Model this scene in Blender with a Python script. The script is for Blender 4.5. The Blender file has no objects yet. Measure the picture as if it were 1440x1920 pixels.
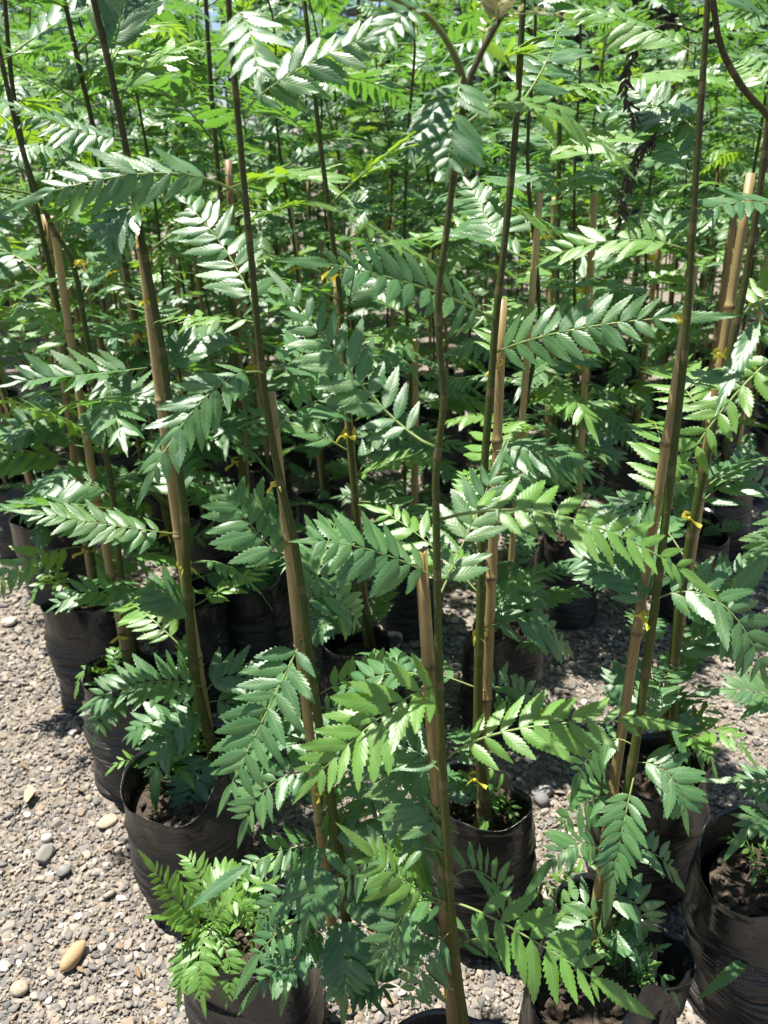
import bpy, math, random
import numpy as np
from mathutils import Matrix, Vector

# ------------------------------------------------------------------ scene, camera, light
SC = bpy.context.scene
COL = SC.collection
H_CAM = 1.3
F_PX = 1442.0
PITCH = math.radians(24.9)
ROLL = math.radians(2.4)
FWD = np.array([0, math.cos(PITCH), -math.sin(PITCH)])
_R = np.array([1.0, 0, 0])
_U = np.array([0, math.sin(PITCH), math.cos(PITCH)])
RGT = _R * math.cos(ROLL) - _U * math.sin(ROLL)
UPV = _U * math.cos(ROLL) + _R * math.sin(ROLL)
CAM = np.array([0, 0, H_CAM])

cd = bpy.data.cameras.new('camera')
cam = bpy.data.objects.new('camera', cd)
COL.objects.link(cam)
m = Matrix.Identity(4)
for i in range(3):
    m[i][0], m[i][1], m[i][2], m[i][3] = RGT[i], UPV[i], -FWD[i], CAM[i]
cam.matrix_world = m
cd.sensor_fit = 'VERTICAL'
cd.sensor_height = 36.0
cd.sensor_width = 27.0
cd.lens = F_PX / 1920 * 36.0
cd.clip_start = 0.02
cd.clip_end = 500
cd.dof.use_dof = True
cd.dof.focus_distance = 0.98
cd.dof.aperture_fstop = 7.5
SC.camera = cam

SUN_EL = math.radians(74)
SUN_AZ = math.atan2(-0.80, 0.50)          # direction to the sun: behind the plants, to the left
sd = Vector((math.sin(SUN_AZ) * math.cos(SUN_EL), math.cos(SUN_AZ) * math.cos(SUN_EL), math.sin(SUN_EL)))
w = bpy.data.worlds.new('World')
SC.world = w
w.use_nodes = True
nt = w.node_tree
sky = nt.nodes.new('ShaderNodeTexSky')
sky.sky_type = 'NISHITA'
sky.sun_disc = False
sky.sun_elevation = SUN_EL
sky.sun_rotation = SUN_AZ
sky.altitude = 300
sky.dust_density = 1.0
nt.links.new(sky.outputs[0], nt.nodes['Background'].inputs[0])
nt.nodes['Background'].inputs[1].default_value = 0.06
sl = bpy.data.lights.new('sun', 'SUN')
sl.energy = 5.0
sl.angle = math.radians(0.53)
sl.color = (1.0, 0.955, 0.88)
so = bpy.data.objects.new('sun', sl)
COL.objects.link(so)
so.rotation_euler = sd.to_track_quat('Z', 'Y').to_euler()
SC.view_settings.view_transform = 'Standard'
SC.view_settings.look = 'None'
SC.view_settings.exposure = 1.32
SC.view_settings.gamma = 1.0
SC.cycles.max_bounces = 4
SC.cycles.use_adaptive_sampling = True
SC.cycles.adaptive_threshold = 0.025
SC.cycles.transparent_max_bounces = 8
SC.cycles.transmission_bounces = 3
SC.cycles.diffuse_bounces = 2
SC.cycles.glossy_bounces = 2
SC.cycles.caustics_reflective = False
SC.cycles.caustics_refractive = False

rnd = random.Random(7)
nrs = np.random.RandomState(11)


def ray(x, y):
    return FWD + RGT * (x - 720) / F_PX - UPV * (y - 960) / F_PX


def atz(x, y, z):                      # where the sight line of a photo point meets a height
    d = ray(x, y)
    return CAM + d * (z - H_CAM) / d[2]


def aty(x, y, Y):                      # where it meets a depth
    d = ray(x, y)
    return CAM + d * Y / d[1]


LEAN = 0.12                             # the front saplings lean a little towards the light behind them


def atp(x, y, Y):                      # where it meets the leaning plane of a stem that is rooted at depth Y
    d = ray(x, y)
    t = (Y + LEAN * (H_CAM - .25)) / (d[1] - LEAN * d[2])
    return CAM + d * t


def depth(p):
    return float((np.asarray(p) - CAM) @ FWD)


def proj(p):
    v = np.asarray(p) - CAM
    z = v @ FWD
    return 720 + F_PX * (v @ RGT) / z, 960 - F_PX * (v @ UPV) / z, z


def nrm(v):
    v = np.asarray(v, float)
    return v / max(1e-9, np.linalg.norm(v))


# ------------------------------------------------------------------ materials
class NT:
    def __init__(self, name):
        self.m = bpy.data.materials.new(name)
        self.m.use_nodes = True
        self.t = self.m.node_tree
        self.b = self.t.nodes['Principled BSDF']
        self.out = self.t.nodes['Material Output']

    def n(self, kind, **kw):
        nd = self.t.nodes.new(kind)
        for k, v in kw.items():
            setattr(nd, k, v)
        return nd

    def l(self, a, b):
        self.t.links.new(a, b)

    def val(self, sock, v):
        if isinstance(v, (int, float, tuple, list)):
            sock.default_value = v
        else:
            self.l(v, sock)

    def math(self, op, a, b=0.0, c=None, clamp=False):
        nd = self.n('ShaderNodeMath', operation=op, use_clamp=clamp)
        self.val(nd.inputs[0], a)
        self.val(nd.inputs[1], b)
        if c is not None:
            self.val(nd.inputs[2], c)
        return nd.outputs[0]

    def mix(self, f, a, b, mode='MIX'):
        nd = self.n('ShaderNodeMix', data_type='RGBA', blend_type=mode)
        self.val(nd.inputs[0], f)
        self.val(nd.inputs[6], a)
        self.val(nd.inputs[7], b)
        return nd.outputs[2]

    def ramp(self, f, stops, interp='LINEAR'):
        nd = self.n('ShaderNodeValToRGB')
        cr = nd.color_ramp
        cr.interpolation = interp
        while len(cr.elements) < len(stops):
            cr.elements.new(0.5)
        for e, (p, c) in zip(cr.elements, stops):
            e.position = p
            e.color = (*c, 1)
        self.val(nd.inputs[0], f)
        return nd.outputs[0]

    def noise(self, scale, detail=3.0, rough=0.55, vec=None, dim='3D'):
        nd = self.n('ShaderNodeTexNoise', noise_dimensions=dim)
        nd.inputs['Scale'].default_value = scale
        nd.inputs['Detail'].default_value = detail
        nd.inputs['Roughness'].default_value = rough
        if vec is not None:
            self.l(vec, nd.inputs['Vector'])
        return nd.outputs[0]

    def mapping(self, vec, scale=(1, 1, 1), loc=(0, 0, 0)):
        nd = self.n('ShaderNodeMapping')
        nd.inputs['Scale'].default_value = scale
        nd.inputs['Location'].default_value = loc
        self.l(vec, nd.inputs[0])
        return nd.outputs[0]

    def bump(self, h, strength, dist):
        nd = self.n('ShaderNodeBump')
        nd.inputs['Strength'].default_value = strength
        nd.inputs['Distance'].default_value = dist
        self.l(h, nd.inputs['Height'])
        self.l(nd.outputs[0], self.b.inputs['Normal'])
        return nd.outputs[0]

    def coord(self, which='Object'):
        return self.n('ShaderNodeTexCoord').outputs[which]

    def set(self, **kw):
        for k, v in kw.items():
            self.val(self.b.inputs[k.replace('_', ' ')], v)
        return self.m


def leaf_material(name, dark, light, trans, teeth, tw=0.30, rough=0.38):
    s = NT(name)
    uv = s.coord('UV')
    sep = s.n('ShaderNodeSeparateXYZ')
    s.l(uv, sep.inputs[0])
    u, v = sep.outputs[0], sep.outputs[1]
    lat = s.math('ABSOLUTE', s.math('MULTIPLY_ADD', v, 2.0, -1.0))
    phase = s.math('FRACT', s.math('SUBTRACT', s.math('MULTIPLY', u, float(teeth)), s.math('MULTIPLY', lat, 1.25)))
    puff = s.math('SINE', s.math('MULTIPLY', phase, math.pi))
    puff = s.math('POWER', puff, 0.8)
    oi = s.n('ShaderNodeObjectInfo').outputs['Random']
    nz = s.noise(55.0, 1.0, 0.6, s.coord('Object'))
    f = s.math('ADD', s.math('MULTIPLY', oi, 0.6), s.math('MULTIPLY', nz, 0.4), clamp=True)
    col = s.mix(f, (*dark, 1), (*light, 1))
    vein = s.math('LESS_THAN', puff, 0.42)
    col = s.mix(s.math('MULTIPLY', vein, 0.22), col, (0.13, 0.22, 0.06, 1))
    rib = s.math('LESS_THAN', lat, 0.07)
    col = s.mix(s.math('MULTIPLY', rib, 0.6), col, (0.20, 0.30, 0.09, 1))
    # yellowing patches, scorched tips and a film of dust
    age = s.noise(7.0, 2.0, 0.6, s.n('ShaderNodeNewGeometry').outputs['Position'])
    col = s.mix(s.math('MULTIPLY', s.math('SUBTRACT', age, 0.52, clamp=True), 2.6, clamp=True), col, (0.130, 0.215, 0.060, 1))
    spot = s.noise(190.0, 2.0, 0.6, s.coord('Object'))
    col = s.mix(s.math('MULTIPLY', s.math('GREATER_THAN', spot, 0.70), 0.6), col, (0.16, 0.12, 0.05, 1))
    tip = s.math('MULTIPLY', s.math('GREATER_THAN', s.math('MULTIPLY_ADD', nz, 0.14, u), 1.03), s.math('GREATER_THAN', oi, 0.6))
    col = s.mix(s.math('MULTIPLY', tip, 0.75), col, (0.20, 0.13, 0.05, 1))
    col = s.mix(s.math('MULTIPLY', s.math('FRACT', s.math('MULTIPLY', oi, 7.31)), 0.06), col, (0.26, 0.27, 0.20, 1))
    # the underside is paler and duller
    geo = s.n('ShaderNodeNewGeometry')
    back = geo.outputs['Backfacing']
    col = s.mix(s.math('MULTIPLY', back, 0.32), col, (0.16, 0.24, 0.13, 1))
    s.l(col, s.b.inputs['Base Color'])
    h = s.math('ADD', puff, s.math('MULTIPLY', s.math('MINIMUM', lat, 0.2), 3.0))
    bn = s.bump(h, 0.15, 0.0009)
    s.val(s.b.inputs['Roughness'], s.math('MULTIPLY_ADD', back, 0.25, s.math('MULTIPLY_ADD', nz, 0.12, rough)))
    s.b.inputs['Specular IOR Level'].default_value = 0.82
    tr = s.n('ShaderNodeBsdfTranslucent')
    tc = s.mix(s.math('MULTIPLY', f, 0.7), (*trans, 1), (trans[0] * 1.25, trans[1] * 1.1, trans[2], 1))
    tc = s.mix(s.math('MULTIPLY', vein, 0.25), tc, (trans[0] * .5, trans[1] * .55, trans[2] * .5, 1))
    s.l(tc, tr.inputs[0])
    s.l(bn, tr.inputs['Normal'])
    ms = s.n('ShaderNodeMixShader')
    ms.inputs[0].default_value = tw
    s.l(s.b.outputs[0], ms.inputs[1])
    s.l(tr.outputs[0], ms.inputs[2])
    s.l(ms.outputs[0], s.out.inputs[0])
    return s.m


M = {}
M['leaf'] = leaf_material('leaf_mature', (0.030, 0.107, 0.045), (0.078, 0.198, 0.054), (0.20, 0.48, 0.05), 9, 0.28)
M['leaf_fresh'] = leaf_material('leaf_fresh', (0.080, 0.205, 0.030), (0.120, 0.270, 0.036), (0.36, 0.62, 0.03), 9)
M['leaf_bronze'] = leaf_material('leaf_bronze', (0.15, 0.14, 0.03), (0.24, 0.22, 0.05), (0.45, 0.42, 0.05), 9)


def mat_simple_tube(name, stops, nscale, rough, bumpd, stretch=(1, 1, 0.12)):
    s = NT(name)
    uv = s.coord('UV')
    sep = s.n('ShaderNodeSeparateXYZ')
    s.l(uv, sep.inputs[0])
    oi = s.n('ShaderNodeObjectInfo').outputs['Random']
    nz = s.noise(nscale, 4.0, 0.6, s.mapping(s.coord('Object'), stretch))
    f = s.math('ADD', sep.outputs[0], s.math('MULTIPLY_ADD', nz, 0.35, -0.17), clamp=True)
    f = s.math('ADD', f, s.math('MULTIPLY_ADD', oi, 0.16, -0.08), clamp=True)
    c = s.ramp(f, stops)
    sp = s.noise(nscale * 3, 2.0, 0.5, s.coord('Object'))
    c = s.mix(s.math('MULTIPLY', s.math('GREATER_THAN', sp, 0.64), 0.5), c, (0.11, 0.085, 0.045, 1))
    c = s.mix(s.math('MULTIPLY', s.math('GREATER_THAN', sep.outputs[1], 0.7), 0.55), c, (0.13, 0.10, 0.05, 1))
    ln = s.noise(nscale * 7, 2.0, 0.5, s.mapping(s.coord('Object'), (1, 1, .5)))
    c = s.mix(s.math('MULTIPLY', s.math('GREATER_THAN', ln, 0.66), 0.45), c, (0.20, 0.17, 0.10, 1))
    s.l(c, s.b.inputs['Base Color'])
    s.bump(nz, 0.4, bumpd)
    return s.set(Roughness=rough, Specular_IOR_Level=0.25)


M['stem'] = mat_simple_tube('stem_bark', [(0.0, (0.080, 0.058, 0.022)), (0.12, (0.062, 0.072, 0.011)), (0.5, (0.042, 0.062, 0.009)),
                                          (0.82, (0.042, 0.048, 0.010)), (1.0, (0.046, 0.034, 0.011))], 60, 0.6, 0.001)
M['shoot'] = mat_simple_tube('young_shoot', [(0.0, (0.075, 0.085, 0.018)), (1.0, (0.13, 0.17, 0.03))], 60, 0.45, 0.0006)
M['rachis'] = mat_simple_tube('leaf_stalk', [(0.0, (0.14, 0.19, 0.05)), (0.4, (0.20, 0.28, 0.09)), (1.0, (0.20, 0.30, 0.09))], 60, 0.45, 0.0004)


def bamboo():
    s = NT('bamboo')
    oc = s.coord('Object')
    uv = s.coord('UV')
    sep = s.n('ShaderNodeSeparateXYZ')
    s.l(uv, sep.inputs[0])
    st = s.noise(70, 4, 0.65, s.mapping(oc, (1, 1, 0.03)))
    bl = s.noise(9, 3, 0.6, s.mapping(oc, (1, 1, 0.35)))
    oi = s.n('ShaderNodeObjectInfo').outputs['Random']
    f = s.math('ADD', s.math('MULTIPLY', st, 0.5), s.math('MULTIPLY', bl, 0.5))
    f = s.math('ADD', f, s.math('MULTIPLY_ADD', oi, 0.22, -0.11))
    c = s.ramp(f, [(0.25, (0.095, 0.058, 0.020)), (0.40, (0.225, 0.152, 0.056)), (0.54, (0.345, 0.250, 0.100)), (0.75, (0.46, 0.365, 0.18))])
    sp = s.noise(160, 3, 0.6, oc)
    c = s.mix(s.math('MULTIPLY', s.math('GREATER_THAN', sp, 0.66), 0.55), c, (0.055, 0.035, 0.02, 1))
    # dark line at the joints, stored along the cane in v
    c = s.mix(s.math('MULTIPLY', s.math('GREATER_THAN', sep.outputs[1], 0.5), 0.65), c, (0.07, 0.045, 0.022, 1))
    s.l(c, s.b.inputs['Base Color'])
    s.bump(st, 0.5, 0.0012)
    return s.set(Roughness=0.5)


M['bamboo'] = bamboo()


def plastic_bag():
    s = NT('black_polythene')
    oc = s.coord('Object')
    sep = s.n('ShaderNodeSeparateXYZ')
    s.l(oc, sep.inputs[0])
    n1 = s.noise(9, 5, 0.65, oc)
    n2 = s.noise(60, 4, 0.7, s.mapping(oc, (1, 1, 2.5)))
    low = s.math('SUBTRACT', 1.0, s.math('MULTIPLY', sep.outputs[2], 3.0), clamp=True)
    d = s.math('ADD', s.math('MULTIPLY', n1, 0.75), s.math('MULTIPLY', n2, 0.45))
    d = s.math('ADD', d, s.math('MULTIPLY', low, 0.28))
    d = s.ramp(d, [(0.5, (0, 0, 0)), (0.95, (1, 1, 1))])
    c = s.mix(s.math('MULTIPLY', d, 0.30), (0.008, 0.010, 0.011, 1), (0.105, 0.090, 0.075, 1))
    s.l(c, s.b.inputs['Base Color'])
    wr = s.noise(15, 2, 0.5, s.mapping(oc, (0.55, 0.55, 6.0)))
    wr = s.math('ABSOLUTE', s.math('MULTIPLY_ADD', wr, 2.0, -1.0))
    wr = s.math('POWER', wr, 0.5)
    msk = s.math('MULTIPLY_ADD', sep.outputs[2], -6.5, 1.6, clamp=True)
    fi = s.noise(22, 3, 0.6, oc)
    s.bump(s.math('ADD', s.math('MULTIPLY', wr, msk), s.math('MULTIPLY', fi, 0.6)), 1.0, 0.007)
    s.val(s.b.inputs['Roughness'], s.math('MULTIPLY_ADD', d, 0.40, 0.18))
    return s.m


M['bag'] = plastic_bag()


def soil():
    s = NT('potting_soil')
    oc = s.coord('Object')
    n1 = s.noise(60, 6, 0.7, oc)
    n2 = s.noise(220, 3, 0.6, oc)
    c = s.ramp(s.math('ADD', s.math('MULTIPLY', n1, 0.6), s.math('MULTIPLY', n2, 0.4)),
               [(0.3, (0.018, 0.012, 0.008)), (0.5, (0.052, 0.037, 0.025)), (0.62, (0.11, 0.08, 0.055)), (0.74, (0.32, 0.26, 0.18))])
    s.l(c, s.b.inputs['Base Color'])
    s.bump(n1, 0.9, 0.01)
    return s.set(Roughness=0.95)


M['soil'] = soil()


def tie_mat():
    s = NT('yellow_tape')
    oc = s.coord('Object')
    n1 = s.noise(60, 4, 0.6, oc)
    c = s.ramp(n1, [(0.3, (0.56, 0.46, 0.05)), (0.6, (0.80, 0.70, 0.10))])
    s.l(c, s.b.inputs['Base Color'])
    s.bump(n1, 0.4, 0.003)
    s.set(Roughness=0.35)
    tr = s.n('ShaderNodeBsdfTranslucent')
    tr.inputs[0].default_value = (0.80, 0.70, 0.08, 1)
    ms = s.n('ShaderNodeMixShader')
    ms.inputs[0].default_value = 0.35
    s.l(s.b.outputs[0], ms.inputs[1])
    s.l(tr.outputs[0], ms.inputs[2])
    s.l(ms.outputs[0], s.out.inputs[0])
    return s.m


M['tie'] = tie_mat()


def ground_mat():
    s = NT('gravelly_earth')
    oc = s.coord('Object')
    n0 = s.noise(1.3, 4, 0.6, oc)
    n1 = s.noise(45, 6, 0.7, oc)
    vo = s.n('ShaderNodeTexVoronoi')
    vo.inputs['Scale'].default_value = 75
    s.l(oc, vo.inputs['Vector'])
    c = s.ramp(n1, [(0.3, (0.06, 0.048, 0.037)), (0.5, (0.12, 0.098, 0.077)), (0.7, (0.21, 0.18, 0.148))])
    vs = s.n('ShaderNodeSeparateColor')
    s.l(vo.outputs['Color'], vs.inputs[0])
    g = s.ramp(vs.outputs[0], [(0.0, (0.12, 0.115, 0.11)), (0.4, (0.24, 0.21, 0.17)), (0.8, (0.36, 0.31, 0.25)), (1.0, (0.5, 0.45, 0.38))])
    c = s.mix(0.55, c, g)
    c = s.mix(s.math('MULTIPLY', n0, 0.35), c, (0.17, 0.13, 0.09, 1))
    s.l(c, s.b.inputs['Base Color'])
    s.bump(s.math('ADD', n1, s.math('MULTIPLY', vo.outputs['Distance'], -0.8)), 0.9, 0.01)
    return s.set(Roughness=0.95)


M['ground'] = ground_mat()


def pebble_mat(name='river_gravel', fixed=None):
    s = NT(name)
    oc = s.coord('Object')
    n1 = s.noise(140, 4, 0.65, oc)
    n2 = s.noise(500, 2, 0.6, oc)
    if fixed is None:
        at = s.n('ShaderNodeAttribute', attribute_name='tone')
        c = s.ramp(at.outputs['Fac'], [(0.0, (0.085, 0.085, 0.088)), (0.18, (0.14, 0.138, 0.135)), (0.34, (0.20, 0.185, 0.165)), (0.50, (0.235, 0.205, 0.17)),
                                       (0.64, (0.29, 0.255, 0.21)), (0.78, (0.36, 0.315, 0.255)), (0.90, (0.26, 0.18, 0.115)), (0.97, (0.56, 0.52, 0.45))])
    else:
        c = fixed
    c = s.mix(s.math('MULTIPLY', n1, 0.6), c, (0.150, 0.130, 0.107, 1))
    c = s.mix(s.math('MULTIPLY', s.math('GREATER_THAN', n2, 0.6), 0.22), c, (0.09, 0.08, 0.07, 1))
    s.l(c, s.b.inputs['Base Color'])
    s.bump(s.math('ADD', n1, s.math('MULTIPLY', n2, 0.4)), 0.35, 0.002)
    return s.set(Roughness=0.85)


M['pebble'] = pebble_mat()


def plain(name, col, rough=0.6, nscale=30, amount=0.35, metallic=0.0):
    s = NT(name)
    n1 = s.noise(nscale, 4, 0.6, s.coord('Object'))
    c = s.mix(s.math('MULTIPLY', n1, amount * 2), (*col, 1), (col[0] * .45, col[1] * .45, col[2] * .45, 1))
    s.l(c, s.b.inputs['Base Color'])
    s.bump(n1, 0.3, 0.002)
    return s.set(Roughness=rough, Metallic=metallic)


M['dead_leaf'] = plain('withered_leaf', (0.062, 0.052, 0.030), 0.8, 80, 0.4)
M['dry_leaf'] = plain('dry_leaf', (0.50, 0.38, 0.20), 0.7, 80, 0.3)
M['bark'] = plain('tree_bark', (0.10, 0.075, 0.05), 0.9, 40)
M['net'] = plain('shade_net', (0.035, 0.045, 0.060), 0.7, 8)
M['post'] = plain('galvanised_post', (0.35, 0.37, 0.38), 0.45, 12, 0.2, 0.6)
M['tarp'] = plain('blue_tarpaulin', (0.06, 0.17, 0.42), 0.5, 6)


# ------------------------------------------------------------------ mesh helpers
def build_mesh(name, verts, faces, mat, uv=None, smooth=True):
    me = bpy.data.meshes.new(name)
    me.from_pydata([tuple(v) for v in verts], [], [tuple(int(i) for i in f) for f in faces])
    if smooth:
        me.polygons.foreach_set('use_smooth', [True] * len(me.polygons))
    if uv is not None:
        ul = me.uv_layers.new(name='UVMap')
        li = np.empty(len(me.loops), dtype=np.int32)
        me.loops.foreach_get('vertex_index', li)
        ul.data.foreach_set('uv', np.asarray(uv, np.float32)[li].ravel())
    me.materials.append(M[mat] if isinstance(mat, str) else mat)
    me.update()
    return me


def link(name, me, parent=None, loc=None, mat4=None):
    o = bpy.data.objects.new(name, me)
    COL.objects.link(o)
    if parent is not None:
        o.parent = parent
    if mat4 is not None:
        o.matrix_basis = Matrix(mat4.tolist() if hasattr(mat4, 'tolist') else mat4)
    elif loc is not None:
        o.location = tuple(float(c) for c in loc)
    return o


def tag(o, label, cat, group=None, kind=None):
    if label:
        o['label'] = label
    if cat:
        o['category'] = cat
    if group:
        o['group'] = group
    if kind:
        o['kind'] = kind
    return o


class MB:
    def __init__(self):
        self.v, self.f, self.uv, self.n = [], [], [], 0

    def add(self, v, f, uv=None):
        v = np.asarray(v, float)
        self.v.append(v)
        self.f += [tuple(i + self.n for i in ff) for ff in f]
        self.uv.append(np.zeros((len(v), 2)) if uv is None else np.asarray(uv, float))
        self.n += len(v)

    def mesh(self, name, mat, smooth=True):
        return build_mesh(name, np.vstack(self.v), self.f, mat, np.vstack(self.uv), smooth)


def frames(pts):
    pts = np.asarray(pts, float)
    T = np.gradient(pts, axis=0)
    T /= np.linalg.norm(T, axis=1)[:, None]
    ref = np.array([1.0, 0.03, 0.0]) if abs(T[0][0]) < 0.8 else np.array([0, 0, 1.0])
    A = np.cross(T, ref)
    A /= np.linalg.norm(A, axis=1)[:, None]
    B = np.cross(T, A)
    return T, A, B


def tube(pts, rad, sides=8, cap=True, vmark=None):
    pts = np.asarray(pts, float)
    n = len(pts)
    rad = np.broadcast_to(np.asarray(rad, float), (n,))
    T, A, B = frames(pts)
    an = np.linspace(0, 2 * math.pi, sides, endpoint=False)
    ca, sa = np.cos(an), np.sin(an)
    V = pts[:, None] + rad[:, None, None] * (ca[None, :, None] * A[:, None] + sa[None, :, None] * B[:, None])
    V = V.reshape(-1, 3)
    UV = np.zeros((n, sides, 2))
    UV[:, :, 0] = np.linspace(0, 1, n)[:, None]
    if vmark is not None:
        UV[:, :, 1] = np.asarray(vmark)[:, None]
    UV = UV.reshape(-1, 2)
    F = []
    for i in range(n - 1):
        for j in range(sides):
            k = (j + 1) % sides
            F.append((i * sides + j, i * sides + k, (i + 1) * sides + k, (i + 1) * sides + j))
    if cap:
        V = np.vstack([V, pts[-1:], pts[:1]])
        UV = np.vstack([UV, UV[-1:], UV[:1]])
        c = n * sides
        for j in range(sides):
            k = (j + 1) % sides
            F.append(((n - 1) * sides + j, (n - 1) * sides + k, c))
            F.append((k, j, c + 1))
    return V, F, UV


def resample(pts, n):
    """smooth curve through the points, n samples"""
    P = np.asarray(pts, float)
    if len(P) == 2:
        return P[0] + (P[1] - P[0]) * np.linspace(0, 1, n)[:, None]
    Q = np.vstack([2 * P[0] - P[1], P, 2 * P[-1] - P[-2]])
    out = []
    for i in range(len(P) - 1):
        p0, p1, p2, p3 = Q[i:i + 4]
        for t in np.linspace(0, 1, 24, endpoint=False):
            out.append(0.5 * ((2 * p1) + (-p0 + p2) * t + (2 * p0 - 5 * p1 + 4 * p2 - p3) * t * t + (-p0 + 3 * p1 - 3 * p2 + p3) * t ** 3))
    out.append(P[-1])
    out = np.array(out)
    d = np.concatenate([[0], np.cumsum(np.linalg.norm(np.diff(out, axis=0), axis=1))])
    s = np.linspace(0, d[-1], n)
    return np.stack([np.interp(s, d, out[:, k]) for k in range(3)], 1)


# ------------------------------------------------------------------ leaflets and compound leaves
def leaflet_geo(N, W, fold, curl, seed, tooth=1.5, wav=0.02):
    r = np.random.RandomState(seed)
    asym = 1 + r.uniform(-.06, .06)

    def wd(t):
        t = np.clip(t, 0, 1)
        return W * (np.sin(math.pi * t ** 0.64) ** 1.0) * (1.06 - 0.16 * t)

    ts = np.linspace(0, 1, N + 1)
    twist = r.uniform(-.12, .12)
    side_c = r.uniform(-.05, .05)

    def pos(t, y):
        z = fold * abs(y) - 0.38 * y * y / W - curl * t * t + wav * math.sin(t * 9 + seed) * abs(y) / W
        z += twist * t * y
        return (t * math.cos(curl * .6 * t), y + side_c * t * t, z)

    V, UV, F = [], [], []
    mid = []
    for t in ts:
        mid.append(len(V))
        V.append(pos(t, 0.0))
        UV.append((t, 0.5))
    for s in (1, -1):
        hs, es = [], []
        for i, t in enumerate(ts[:-1]):
            wi = wd(t) * (asym if s > 0 else 2 - asym)
            notch = max(0.006, wi * (1 - 0.09 * tooth))
            hs.append(len(V)); V.append(pos(t + .25 / N, s * notch * .5)); UV.append((t, .5 + s * .25))
            es.append(len(V)); V.append(pos(t + (.45 / N if i else 0), s * notch)); UV.append((t, .5 + s * .5))
        hs.append(mid[-1]); es.append(mid[-1])
        for i in range(N):
            t = ts[i] + (1.32 / N if i < N - 1 else .8 / N)
            wi = wd(min(1, ts[i] + .75 / N)) * (1 + 0.10 * tooth)
            p = len(V)
            V.append(pos(min(t, 1), s * wi)); UV.append((min(t, 1), .5 + s * .5))
            a = [(mid[i], mid[i + 1], hs[i + 1], hs[i]) if i < N - 1 else (mid[i], mid[i + 1], hs[i]),
                 (hs[i], hs[i + 1], es[i + 1], es[i]) if i < N - 1 else (hs[i], hs[i + 1], es[i]),
                 (es[i], es[i + 1], p)]
            for f in a:
                F.append(f if s > 0 else f[::-1])
    # faces wind so that the upper side faces +z
    V = np.array(V)
    f0 = F[0]
    nz = np.cross(V[f0[1]] - V[f0[0]], V[f0[2]] - V[f0[0]])[2]
    if nz < 0:
        F = [f[::-1] for f in F]
    return V, F, np.array(UV)


LFT = [leaflet_geo(9, w_, fo, cu, 3 + i) for i, (w_, fo, cu) in enumerate(
    [(0.150, 0.22, 0.06), (0.165, 0.16, 0.14), (0.138, 0.32, 0.04), (0.172, 0.14, 0.20), (0.158, 0.26, -.04), (0.148, 0.10, 0.30)])]
TRM = [leaflet_geo(13, 0.088, 0.4, c_, 31 + i) for i, c_ in enumerate((0.10, 0.22))] + [leaflet_geo(10, 0.18, 0.4, 0.12, 41)]
LOWL = [leaflet_geo(5, w_, fo, cu, 3 + i, 1.0) for i, (w_, fo, cu) in enumerate([(0.155, 0.22, 0.08), (0.18, 0.16, 0.18), (0.145, 0.3, 0.0)])]
LOWT = [leaflet_geo(6, 0.13, 0.5, 0.12, 51)]
ME_L = {k: [build_mesh('leaflet', *g[:2], k, g[2]) for g in LFT] for k in ('leaf', 'leaf_fresh', 'leaf_bronze')}
ME_T = {k: [build_mesh('leaflet', *g[:2], k, g[2]) for g in TRM] for k in ('leaf', 'leaf_fresh', 'leaf_bronze')}


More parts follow.
